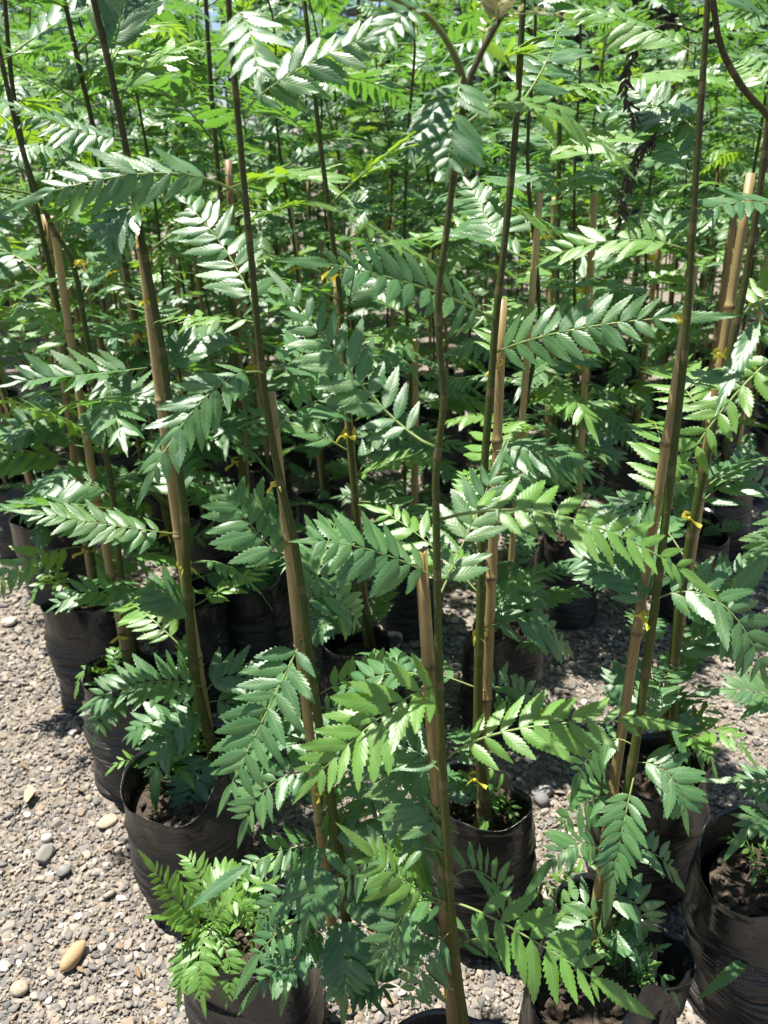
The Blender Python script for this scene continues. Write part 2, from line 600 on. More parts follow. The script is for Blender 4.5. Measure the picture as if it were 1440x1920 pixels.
def leaf_spec(P0, Pm, P2, face_n, rs, pairs=8, pet=0.16, tl=0.2, ll=None, fwd=None, lift=None, term=None, irr=1.0):
    """rachis points and the frames of the leaflets of one pinnate leaf (local: P0 is the origin)"""
    P0, Pm, P2 = [np.asarray(p, float) for p in (P0, Pm, P2)]
    c = 2 * Pm - .5 * (P0 + P2)
    t = np.linspace(0, 1, 41)[:, None]
    cur = (1 - t) ** 2 * P0 + 2 * t * (1 - t) * c + t * t * P2
    d = np.concatenate([[0], np.cumsum(np.linalg.norm(np.diff(cur, axis=0), axis=1))])
    L = d[-1]

    def at(s):
        return np.array([np.interp(s * L, d, cur[:, k]) for k in range(3)])

    end = 1 - tl
    rp = np.array([at(s) for s in np.linspace(0, end + .01, 14)]) - P0
    if ll is None:
        ll = 0.24 * L
    fwd = rs.uniform(24, 42) if fwd is None else fwd
    lift = rs.uniform(-12, 14) if lift is None else lift
    out = []

    def frame(x, n):
        x = nrm(x)
        y = nrm(np.cross(n, x))
        return x, y, np.cross(x, y)

    def mk(p, x, n, sc, var, wid):
        x, y, z = frame(x, n)
        A = np.eye(4)
        A[:3, 0], A[:3, 1], A[:3, 2], A[:3, 3] = x * sc, y * sc * wid, z * sc, p
        return A, var

    for i in range(pairs):
        q = i / max(1, pairs - 1)
        s = pet + (end - pet - .015) * q
        env = 0.72 + 0.42 * math.sin(math.pi * min(1, .12 + q * .80)) - .30 * q * q
        for sgn in (1, -1):
            if rs.uniform() < .035 * irr:
                continue                                # a lost leaflet
            ss = s + rs.uniform(-.010, .010) * irr
            p = at(ss)
            T = nrm(at(min(1, ss + .03)) - at(ss - .03))
            fn = face_n(p) if callable(face_n) else face_n
            S = nrm(np.cross(T, fn)) * sgn
            n = nrm(np.cross(np.cross(T, fn), T))
            if np.dot(n, fn) < 0:
                n = -n
            a = math.radians(fwd + 16 * q + rs.uniform(-5, 5) * irr)
            e = math.radians(lift + rs.uniform(-9, 9) * irr)
            x = (S * math.cos(a) + T * math.sin(a)) * math.cos(e) + n * math.sin(e)
            nn = n * math.cos(e) - S * math.sin(e) + T * rs.uniform(-.18, .18) * irr
            out.append(mk(p - P0 + n * .0015, x, nn, ll * env * rs.uniform(.84, 1.1), rs.randint(0, 6), rs.uniform(.88, 1.12)))
    p = at(end)
    T = nrm(at(1) - at(end - .02))
    fn = face_n(p) if callable(face_n) else face_n
    n = np.cross(np.cross(T, fn), T)
    out.append(mk(p - P0, T, n, tl * L, 100 + (rs.randint(0, 2) if term is None else term), rs.uniform(.9, 1.15)))
    return rp, out, L


def rachis_geo(rp, r0=0.0019):
    return tube(rp, np.linspace(r0, r0 * .42, len(rp)), 5)


def joined_leaf(name, spec, mat, low=False):
    rp, out, L = spec
    mb = MB()
    v, f, uv = rachis_geo(rp)
    nr = len(f)
    mb.add(v, f, uv)
    for A, var in out:
        if var >= 100:
            g = LOWT[0] if low else TRM[var - 100]
        else:
            g = LOWL[var % 3] if low else LFT[var]
        mb.add(g[0] @ A[:3, :3].T + A[:3, 3], g[1], g[2])
    me = mb.mesh(name, 'rachis')
    me.materials.append(M[mat])
    idx = np.ones(len(me.polygons), np.int32)
    idx[:nr] = 0
    me.polygons.foreach_set('material_index', idx)
    return me


def split_leaf(spec, mat, parent, loc, mat4=None, rs=None):
    """leaf stalk as the part, each leaflet its own sub-part"""
    rp, out, L = spec
    v, f, uv = rachis_geo(rp, .0062 * L)
    o = link('compound_leaf', build_mesh('leaf_stalk', v, f, 'rachis', uv), parent, loc, mat4)
    add_leaflets(o, out, mat)
    return o


def add_leaflets(o, out, mat):
    for A, var in out:
        me = ME_T[mat][var - 100] if var >= 100 else ME_L[mat][var]
        link('leaflet', me, o, mat4=A)


UP = np.array([0, 0, 1.0])
VAR = []                                # growing leaf shapes, reused all over the nursery
for i in range(24):
    rs = np.random.RandomState(100 + i)
    L = 1.0
    droop = [0.30, 0.12, -0.05, -0.25, 0.2, -0.45, 0.05, -0.15, 0.38, -0.35, 0.0, 0.15, -0.6, 0.25, -0.1, 0.08, -.2, .34, -.5, .1, -.3, .02, .22, -.08][i]
    droop *= .75
    arch = rs.uniform(.08, .18)
    sp = leaf_spec((0, 0, 0), (.50, rs.uniform(-.04, .04), arch + droop * .28), (.95, rs.uniform(-.1, .1), droop), UP + np.array([rs.uniform(-.15, .15), rs.uniform(-.3, .3), 0]), rs,
                   pairs=rs.randint(9, 14), pet=rs.uniform(.13, .2), tl=rs.uniform(.13, .25), ll=rs.uniform(.19, .27),
                   lift=rs.uniform(-16, 14))
    v, f, uv = rachis_geo(sp[0], 0.0065)
    VAR.append(dict(spec=sp, stalk=build_mesh('leaf_stalk', v, f, 'rachis', uv)))
for i, d_ in enumerate(VAR):
    rp, out, L = d_['spec']
    for key, mat, low in (('near', 'leaf', False), ('near_f', 'leaf_fresh', False), ('far', 'leaf', True), ('far_f', 'leaf_fresh', True)):
        mb = MB()
        v, f, uv = rachis_geo(rp, 0.0065)
        nr = len(f)
        mb.add(v, f, uv)
        for A, var in out:
            g = (LOWT[0] if low else TRM[var - 100]) if var >= 100 else (LOWL[var % 3] if low else LFT[var])
            mb.add(g[0] @ A[:3, :3].T + A[:3, 3], g[1], g[2])
        me = mb.mesh('compound_leaf', 'rachis')
        me.materials.append(M[mat])
        idx = np.ones(len(me.polygons), np.int32)
        idx[:nr] = 0
        me.polygons.foreach_set('material_index', idx)
        d_[key] = me


def var_matrix(loc, az, L, tilt, rollx):
    return Matrix.Translation(Vector([float(c) for c in loc])) @ Matrix.Rotation(az, 4, 'Z') @ Matrix.Rotation(-tilt, 4, 'Y') @ Matrix.Rotation(rollx, 4, 'X') @ Matrix.Scale(L, 4)


# ------------------------------------------------------------------ bags, soil, canes, ties
BAG_H = 0.30


def bag_mesh(seed, R=0.093, H=BAG_H, crumple=1.0):
    r = np.random.RandomState(seed)
    S, K = 64, 44
    th = np.linspace(0, 2 * math.pi, S, endpoint=False)
    zs = np.concatenate([[0.0, 0.004, 0.014], np.linspace(0.026, 1, K - 3)])
    ph = r.uniform(0, 6.28, 24)
    V = []
    lean = r.uniform(-.012, .012, 2)
    slack = r.uniform(.55, 1.0) * crumple
    for kz, q in enumerate(zs):
        z = q * H
        rad = R * (1.0 + 0.07 * math.sin(math.pi * min(1, q * 1.15)) - 0.03 * q)
        if kz == 0:
            rad *= 0.80
        elif kz == 1:
            rad *= 0.93
        elif kz == 2:
            rad *= 0.985
        # creases that run round the filled part, each fading in and out
        cr = np.zeros(S)
        for k in range(9):
            zc = (0.06 + 0.085 * k + 0.02 * math.sin(ph[k] * 3)) * H + 0.014 * np.sin(th * (1 + k % 2) + ph[k]) + .005 * np.sin(3 * th + ph[k + 5])
            amp = 0.0085 * (0.35 + 0.65 * np.clip(np.sin(th * (1 + (k % 3)) + ph[k + 9]), 0, 1)) * max(0, 1 - max(0, q - .55) * 2.6)
            cr -= amp * np.exp(-((z - zc) / 0.0042) ** 2)
            cr += amp * .5 * np.exp(-((z - zc - .010) / 0.0060) ** 2)
        # flat facets and folds of the slack upper part
        up = max(0, (q - .55) / .45)
        fo = slack * up * (0.010 * np.cos(2 * th + ph[20]) + 0.007 * np.cos(3 * th + ph[21]) + 0.0035 * np.sign(np.sin(5 * th + ph[22])) * np.abs(np.sin(5 * th + ph[22])) ** .4)
        lump = 0.006 * np.sin(3 * th + 6 * q + ph[19]) * np.sin(5 * q + ph[18]) + .004 * np.sin(2 * th + 9 * q + ph[14])
        rr = rad + cr + fo + lump
        zz = z + (q ** 6) * (0.020 * np.sin(th + ph[17]) + 0.012 * np.sin(2 * th + ph[16]) + .006 * np.sin(5 * th + ph[15])) * slack
        V.append(np.stack([rr * np.cos(th) + lean[0] * q, rr * np.sin(th) + lean[1] * q, zz], 1))
    top = V[-1]
    cen = top.mean(0)
    # inner wall, from the rim down to below the soil
    for dz, sh in ((0.0006, .994), (-.02, .985), (-.045, .978), (-.09, .965)):
        ring = top.copy()
        ring[:, :2] = cen[:2] + (ring[:, :2] - cen[:2]) * sh
        if dz < 0:
            ring[:, 2] = ring[:, 2] * (1 + dz * 6) + (cen[2] + dz) * (-dz * 6)
            ring[:, 2] = np.minimum(ring[:, 2], top[:, 2] + dz * .8)
        else:
            ring[:, 2] += dz
        V.append(ring)
    n = len(V)
    V = np.vstack(V)
    F = []
    for i in range(n - 1):
        for j in range(S):
            k = (j + 1) % S
            F.append((i * S + j, i * S + k, (i + 1) * S + k, (i + 1) * S + j))
    V = np.vstack([V, [[0, 0, 0]]])
    for j in range(S):
        F.append(((j + 1) % S, j, n * S))
    return build_mesh('grow_bag', V, F, 'bag')


ICO_V = None


def ico(sub):
    t = (1 + 5 ** .5) / 2
    v = [(-1, t, 0), (1, t, 0), (-1, -t, 0), (1, -t, 0), (0, -1, t), (0, 1, t), (0, -1, -t), (0, 1, -t), (t, 0, -1), (t, 0, 1), (-t, 0, -1), (-t, 0, 1)]
    f = [(0, 11, 5), (0, 5, 1), (0, 1, 7), (0, 7, 10), (0, 10, 11), (1, 5, 9), (5, 11, 4), (11, 10, 2), (10, 7, 6), (7, 1, 8),
         (3, 9, 4), (3, 4, 2), (3, 2, 6), (3, 6, 8), (3, 8, 9), (4, 9, 5), (2, 4, 11), (6, 2, 10), (8, 6, 7), (9, 8, 1)]
    v = [nrm(p) for p in v]
    for _ in range(sub):
        cache, nf = {}, []

        def md(a, b):
            k = (min(a, b), max(a, b))
            if k not in cache:
                cache[k] = len(v)
                v.append(nrm(v[a] + v[b]))
            return cache[k]
        for a, b, c in f:
            x, y, z = md(a, b), md(b, c), md(c, a)
            nf += [(a, x, z), (b, y, x), (c, z, y), (x, y, z)]
        f = nf
    return np.array(v), np.array(f)


def soil_mesh(seed, R=0.087):
    r = np.random.RandomState(seed)
    mb = MB()
    S, K = 28, 9
    V = [[0, 0, .004]]
    for k in range(1, K + 1):
        q = k / K
        for j in range(S):
            a = 2 * math.pi * j / S
            V.append([R * q * math.cos(a), R * q * math.sin(a), r.uniform(-.005, .006) + .004 * math.sin(3 * a + 5 * q) - .006 * q])
    F = [(0, 1 + j, 1 + (j + 1) % S) for j in range(S)]
    for k in range(K - 1):
        for j in range(S):
            a, b = 1 + k * S + j, 1 + k * S + (j + 1) % S
            F.append((a, a + S, b + S, b))
    mb.add(V, F)
    iv, jf = ico(0)
    for _ in range(70):                                     # clods and grit in the mix
        a, q = r.uniform(0, 6.28), R * .93 * r.uniform(0, 1) ** .5
        sc = r.uniform(.003, .0085) * np.array([1, r.uniform(.6, 1), r.uniform(.4, .8)])
        mb.add(iv * (1 + r.uniform(-.2, .2, (12, 1))) * sc + [q * math.cos(a), q * math.sin(a), .002], [tuple(x) for x in jf])
    return mb.mesh('soil', 'soil')


BAGS = [bag_mesh(200 + i, crumple=1.3 if i in (2, 5) else 1.0) for i in range(8)]
CRUMPLED = [bag_mesh(230 + i, crumple=2.1) for i in range(2)]
SOILS = [soil_mesh(300 + i) for i in range(5)]


def cane_geo(p0, p1, r0, r1, rs, jagged=False):
    p0, p1 = np.asarray(p0, float), np.asarray(p1, float)
    L = np.linalg.norm(p1 - p0)
    step = rs.uniform(.17, .24)
    nodes = np.arange(rs.uniform(.03, .15), L - .02, step)
    s = sorted(set(list(np.linspace(0, L, 14)) + [x for nn in nodes for x in (nn - .010, nn - .004, nn - .0015, nn + .0015, nn + .004, nn + .012) if 0 < x < L]))
    s = np.array(s)
    bend = nrm(np.cross(p1 - p0, [rs.uniform(-1, 1), rs.uniform(-1, 1), .1])) * rs.uniform(-.008, .008)
    pts = p0 + (p1 - p0) * (s / L)[:, None] + bend * np.sin(math.pi * s / L)[:, None]
    rad = r0 + (r1 - r0) * s / L
    mark = np.zeros(len(s))
    for nn in nodes:
        d = np.abs(s - nn)
        rad = rad + .0022 * np.exp(-(d / .0045) ** 2)
        mark[d < .0020] = 1.0
    V, F, UV = tube(pts, rad, 12, cap=False, vmark=mark)
    n = len(s)
    # hollow sawn top
    last = V[(n - 1) * 12:n * 12].copy()
    c = last.mean(0)
    if jagged:
        last[:, 2] += rs.uniform(-.004, .004, 12)
        V[(n - 1) * 12:n * 12] = last
    inner = c + (last - c) * .66
    deep = inner - nrm(p1 - p0) * .03
    V = np.vstack([V, inner, deep])
    UV = np.vstack([UV, UV[-12:], np.tile([[1, 1.0]], (12, 1))])
    a, b, d = (n - 1) * 12, n * 12, (n + 1) * 12
    for j in range(12):
        k = (j + 1) % 12
        F.append((a + j, a + k, b + k, b + j))
        F.append((b + j, b + k, d + k, d + j))
    F.append(tuple(d + j for j in range(12)))
    return V, F, UV


CANES = []
for i in range(6):
    rs = np.random.RandomState(400 + i)
    CANES.append(build_mesh('bamboo_stake', *cane_geo((0, 0, -.05), (rs.uniform(-.03, .03), rs.uniform(-.03, .03), 1.0), .0145, .0125, rs)[:2], 'bamboo'))


def tie_mesh(seed, rx, ry, tails=2):
    """flat tape wound round stem and cane, knotted, with loose ends"""
    r = np.random.RandomState(seed)
    mb = MB()
    S = 20
    V, F = [], []
    hgt = r.uniform(.010, .018)
    for j in range(S):
        a = 2 * math.pi * j / S
        w_ = .002 * math.sin(3 * a + seed)
        for q in (-.5, 0, .5):
            rr = 1.0 + (.05 if q == 0 else 0)
            V.append((rx * rr * math.cos(a), ry * rr * math.sin(a), q * hgt * (1 + .3 * math.sin(2 * a + seed)) + w_ + .003 * math.sin(a)))
    for j in range(S):
        k = (j + 1) % S
        for q in (0, 1):
            F.append((j * 3 + q, k * 3 + q, k * 3 + q + 1, j * 3 + q + 1))
    mb.add(V, F)
    ka = r.uniform(-2.4, -.8)
    kp = np.array([rx * 1.1 * math.cos(ka), ry * 1.1 * math.sin(ka), 0])
    iv, jf = ico(1)
    mb.add(iv * (1 + r.uniform(-.2, .2, (len(iv), 1))) * [.007, .006, .008] + kp, [tuple(x) for x in jf])
    for t in range(tails):
        d = nrm([math.cos(ka) * .5 + (1 if t else -1) * r.uniform(.5, 1.1), math.sin(ka) * .8, r.uniform(-.6, .45)])
        side = nrm(np.cross(d, [r.uniform(-.4, .4), 1, r.uniform(-.3, .8)]))
        L = r.uniform(.016, .052)
        wd = r.uniform(.003, .010)
        n = 7
        V = []
        for i in range(n):
            q = i / (n - 1)
            c = kp + d * L * q + np.array([0, 0, -.014 * q * q]) + side * .004 * math.sin(5 * q + seed)
            ww = wd * (.35 + .75 * q ** .6)
            tw = math.sin(3 * q + t) * .6
            sv = side * math.cos(tw) + np.cross(d, side) * math.sin(tw)
            V += [c - sv * ww, c + np.cross(d, side) * .002, c + sv * ww]
        F = []
        for i in range(n - 1):
            for q in (0, 1):
                F.append((i * 3 + q, i * 3 + q + 1, i * 3 + 4 + q, i * 3 + 3 + q))
        mb.add(V, F)
    return mb.mesh('tie', 'tie')


TIES = [tie_mesh(500 + i, .026, .018) for i in range(6)]
STEMS = []
for i in range(7):
    rs = np.random.RandomState(600 + i)
    zz = np.array([-.02, .15, .35, .55, .75, .9, 1.0])
    wob = rs.uniform(-1, 1, (7, 2)) * np.array([0, .004, .008, .010, .014, .02, .028])[:, None]
    pts = resample(np.column_stack([wob, zz]), 26)
    mb = MB()
    rad = np.linspace(.0048, .0019, 26)
    rad[::3] *= 1.14
    v, f, uv = tube(pts * [1.8, 1.8, 1], rad, 7)
    mb.add(v, f, uv)
    STEMS.append((mb.mesh('stem', 'stem'), pts * [1.8, 1.8, 1]))

# small weeds that come up in the bags and in the gravel
WEEDS = []
for i in range(4):
    rs = np.random.RandomState(700 + i)
    mb = MB()
    for k in range(rs.randint(5, 8)):
        az = rs.uniform(0, 6.28)
        L = rs.uniform(.06, .13)
        dr = rs.uniform(-.2, .5)
        c, s_ = math.cos(az), math.sin(az)
        b = np.array([rs.uniform(-.015, .015), rs.uniform(-.015, .015), 0])
        sp = leaf_spec(b, b + np.array([.45 * c, .45 * s_, .5]) * L, b + np.array([c, s_, dr]) * L, UP, rs, pairs=rs.randint(4, 7), pet=.25, tl=.3, ll=.30 * L)
        v, f, uv = rachis_geo(sp[0], .0009)
        mb.add(v + b, f, uv)
        for A, var in sp[1]:
            g = LOWT[0] if var >= 100 else LOWL[var % 3]
            mb.add(g[0] @ A[:3, :3].T + A[:3, 3] + b, g[1], g[2])
    WEEDS.append(mb.mesh('weed', 'leaf_fresh'))


# ------------------------------------------------------------------ the setting
gm = build_mesh('ground', [(-60, -20, 0), (60, -20, 0), (60, 80, 0), (-60, 80, 0)], [(0, 1, 2, 3)], 'ground', smooth=False)
tag(link('ground', gm), 'pale brown earth strewn with gravel under the plants', None, kind='structure')

# ------------------------------------------------------------------ saplings
ALL_BAGS = []                           # (x, y) of every bag, to keep loose gravel and neighbours clear of it


def new_plant(label, base, group=None):
    o = bpy.data.objects.new('potted_sapling', None)
    COL.objects.link(o)
    o.location = (float(base[0]), float(base[1]), 0)
    o.empty_display_size = .1
    return tag(o, label, 'sapling', group)


def put_bag(root, cx, cy, seed, scale=1.0, soil=True, tilt=0.0, zs=1.0, mesh=None):
    """cx, cy: world position of the bag's middle"""
    rx, ry = root.location.x, root.location.y
    me = mesh or BAGS[seed % len(BAGS)]
    o = link('grow_bag', me, root)
    o.location = (cx - rx, cy - ry, 0)
    o.rotation_euler = (math.sin(seed * 1.7) * tilt, math.cos(seed * 2.3) * tilt, seed * 2.399)
    o.scale = (scale, scale, zs)
    if soil:
        s = link('soil', SOILS[seed % len(SOILS)], root)
        s.location = (cx - rx, cy - ry, .243 * zs)
        s.rotation_euler = (0, 0, seed * 1.3)
        s.scale = (scale * .98, scale * .98, 1)
    ALL_BAGS.append((cx, cy, .107 * scale))


def random_leaves(root, pts, hs, rs, near, L0=.30, fresh=.3, away=None, key_split=False):
    """leaves up the stem. pts: world polyline, hs: fractions"""
    az = rs.uniform(0, 6.28)
    base = np.array([root.location.x, root.location.y, 0])
    n = len(pts)
    for h in hs:
        az += math.pi * rs.uniform(.8, 1.2) + (math.pi / 2 if rs.uniform() < .5 else 0)
        if away is not None:
            a = rs.uniform(*away)
        else:
            a = az
        i = min(n - 2, int(h * (n - 1)))
        q = h * (n - 1) - i
        p = pts[i] * (1 - q) + pts[i + 1] * q - base
        k = rs.randint(0, 24)
        L = L0 * rs.uniform(.62, 1.15) * (1.0 - .35 * max(0, h - .85) / .15) * (.72 + .28 * min(1, h * 2.2))
        mt = var_matrix(p, a, L, rs.uniform(-.2, .3), rs.uniform(-.4, .4) if rs.uniform() < .4 else rs.uniform(-.15, .15))
        fr = rs.uniform() < fresh
        d_ = VAR[k]
        if key_split:
            o = link('compound_leaf', d_['stalk'], root, mat4=mt)
            add_leaflets(o, d_['spec'][1], 'leaf_fresh' if fr else 'leaf')
        else:
            link('compound_leaf', d_[('near' if near else 'far') + ('_f' if fr else '')], root, mat4=mt)


def px_line(pix, Y):
    return np.array([atp(x, y, Y) for x, y in pix])


def hero(label, base_px, soil_z, bag_c, stem_px, stake_px, ties_px, leaves, seed, extra=(), bag_scale=1.0, stem_r=(10.0, 5.5), cane_r=(10.2, 8.4), jag=False, fresh=.3, extra_away=None, zs=1.0, bag_me=None):
    rs = np.random.RandomState(seed)
    b = atz(base_px[0], base_px[1], soil_z)
    Y = b[1]
    root = new_plant(label, (b[0], Y))
    base = np.array([b[0], Y, 0])
    if bag_c is not None:
        c = atz(*bag_c) if len(bag_c) == 3 else bag_c
        put_bag(root, c[0], c[1], seed, bag_scale, tilt=.03, zs=zs, mesh=bag_me)
    spts = None
    if stake_px:
        p1, p0 = atp(*stake_px, Y + .004), b + np.array([0, .004, -.06])
        v, f, uv = cane_geo(p0 - base, p1 - base, cane_r[0] * depth(p0) / F_PX, cane_r[1] * depth(p1) / F_PX, rs, jag)
        link('bamboo_stake', build_mesh('bamboo_stake', v, f, 'bamboo', uv), root)
    P = px_line(stem_px, Y)
    P[:, 1] -= .012
    foot = b + np.array([.02, -.012, -.02])
    P = np.vstack([P, foot])[::-1]
    spts = resample(P, 70)
    rad = np.linspace(stem_r[0], stem_r[1], 70) * np.array([depth(q) for q in spts]) / F_PX
    for k in range(6, 68, 7):
        rad[k] *= 1.13
    mk_ = np.zeros(70)
    mk_[6:68:7] = 1
    v, f, uv = tube(spts - base, rad, 9, vmark=mk_)
    link('stem', build_mesh('stem', v, f, 'stem', uv), root)
    for k, (tx, ty) in enumerate(ties_px):
        p = atp(tx, ty, Y - .004)
        tsc = depth(p) / 1.25 * .46
        p = p - base
        o = link('tie', TIES[(seed + k) % 6], root, p)
        o.rotation_euler = (rs.uniform(-.3, .3), rs.uniform(-.4, .4), rs.uniform(-.9, .9))
        o.scale = (tsc, tsc, tsc * rs.uniform(.8, 1.3))
    for lf in leaves:
        place_leaf(root, lf, Y, rs)
    if len(extra):
        random_leaves(root, spts, extra, rs, True, .29 * depth(spts[35]) / 1.25, fresh, extra_away, True)
    return root, spts, Y


def place_leaf(root, lf, Y, rs, fresh_default=.3):
    """lf: attach, middle, tip on the photo; dy depth of the tip against the stem; face 0 = blade to the sky, 1 = blade to the viewer"""
    a, m_, t = lf['p']
    dy = lf.get('dy', 0.0)
    base = np.array([root.location.x, root.location.y, 0])
    P0 = atp(*a, Y - .012)
    Pm = atp(*m_, Y - .012 + dy * .5)
    P2 = atp(*t, Y - .012 + dy)
    ll = lf.get('ll')
    if ll is not None:
        ll = ll * depth(Pm) / 1.25 * 1.04
    face = lf.get('face', .45)

    def fn(p):
        return nrm(UP * (1 - face) + nrm(CAM - p) * face + np.array([lf.get('sx', 0), 0, 0]))
    sp = leaf_spec(P0, Pm, P2, fn, rs, pairs=lf.get('n', 8) + 2, pet=lf.get('pet', .14), tl=lf.get('tl', .2), ll=ll, fwd=lf.get('fwd'), lift=lf.get('lift'), term=lf.get('term'))
    mat = lf.get('mat', 'leaf')
    split_leaf(sp, mat, root, P0 - base)


def LF(a, m_, t, **kw):
    kw['p'] = (a, m_, t)
    return kw


# --- the sapling in front at the middle
c2 = atz(868, 2040, .26)
r2, s2, Y2 = hero('tall sapling in the middle, broken bamboo top beside its bent stem',
     (862, 2010), .25, (c2[0], c2[1] - .03),
     [(942, 25), (905, 90), (872, 170), (848, 330), (831, 465), (820, 545), (822, 645), (830, 745), (816, 870), (817, 1000), (822, 1260), (830, 1450), (852, 1780)],
     (789, 1032), [(845, 1842)], [
         LF((866, 140), (852, 215), (836, 352), dy=-.06, face=.75, n=8, ll=.075),
         LF((862, 246), (1015, 200), (1205, 345), dy=.06, face=.35, n=10, mat='leaf_fresh', ll=.062),
         LF((826, 500), (730, 452), (582, 365), dy=-.16, face=.5, n=9, ll=.040, tl=.16, mat='leaf_fresh'),
         LF((815, 838), (690, 735), (494, 485), dy=.10, face=.62, n=9, ll=.074),
         LF((818, 1085), (690, 1030), (540, 1012), dy=-.05, face=.6, n=7, ll=.075),
         LF((822, 975), (1080, 975), (1362, 1130), dy=-.04, face=.42, n=10, ll=.07, mat='leaf_fresh'),
         LF((822, 1122), (872, 1010), (956, 818), dy=.10, face=.6, n=6, ll=.07, tl=.28),
         LF((822, 1292), (725, 1335), (538, 1512), dy=-.07, face=.68, n=7, ll=.083, tl=.24, mat='leaf_fresh', pet=.06),
         LF((812, 1285), (735, 1262), (612, 1312), dy=.05, face=.35, n=6, ll=.058),
         LF((836, 1422), (1000, 1362), (1308, 1358), dy=-.04, face=.55, n=8, ll=.072, mat='leaf_fresh', tl=.26),
         LF((838, 1565), (765, 1490), (685, 1425), dy=.05, face=.55, n=6, ll=.066),
         LF((840, 1690), (755, 1650), (636, 1540), dy=-.02, face=.6, n=5, ll=.062, tl=.36, mat='leaf_fresh'),
         LF((843, 1690), (985, 1755), (1238, 1918), dy=-.06, face=.62, n=6, ll=.08, tl=.34, mat='leaf_fresh'),
         LF((845, 1720), (770, 1700), (700, 1850), dy=-.02, face=.5, n=6, ll=.06),
         LF((850, 1800), (900, 1760), (1010, 1790), dy=.12, face=.4, n=6, ll=.06),
         LF((800, 40), (765, 25), (690, 110), dy=-.05, face=.5, n=5, ll=.05),
         LF((905, 95), (945, 30), (1092, 42), dy=.02, face=.3, n=12, ll=.022, mat='leaf_bronze', tl=.1),
         LF((925, 55), (945, -10), (985, -70), dy=.0, face=.5, n=9, ll=.040, mat='leaf_bronze', tl=.1),
         LF((930, 45), (925, -10), (890, -60), dy=.02, face=.5, n=9, ll=.040, mat='leaf_bronze', tl=.1),
         LF((832, 1455), (765, 1400), (690, 1385), dy=.06, face=.5, n=6, ll=.06),
         LF((836, 1500), (795, 1570), (755, 1670), dy=.04, face=.6, n=6, ll=.06),
         LF((845, 1650), (900, 1635), (968, 1700), dy=.06, face=.5, n=6, ll=.06),
         LF((850, 1745), (800, 1800), (770, 1900), dy=-.02, face=.6, n=6, ll=.055),
         LF((840, 1600), (715, 1600), (622, 1690), dy=.05, face=.5, n=7, ll=.06),
         LF((852, 1765), (770, 1760), (690, 1800), dy=.04, face=.5, n=6, ll=.06),
     ], 2, bag_scale=1.05, jag=True, cane_r=(13.5, 12.0), stem_r=(9.5, 6.0))
# its side shoot
P = px_line([(872, 170), (846, 100), (803, 38), (750, 8), (690, 2)], Y2)
P[:, 1] -= .012
v, f, uv = tube(resample(P, 20) - np.array([r2.location.x, r2.location.y, 0]), np.linspace(.0030, .0018, 20), 8)
link('side_shoot', build_mesh('side_shoot', v, f, 'shoot', uv), r2)

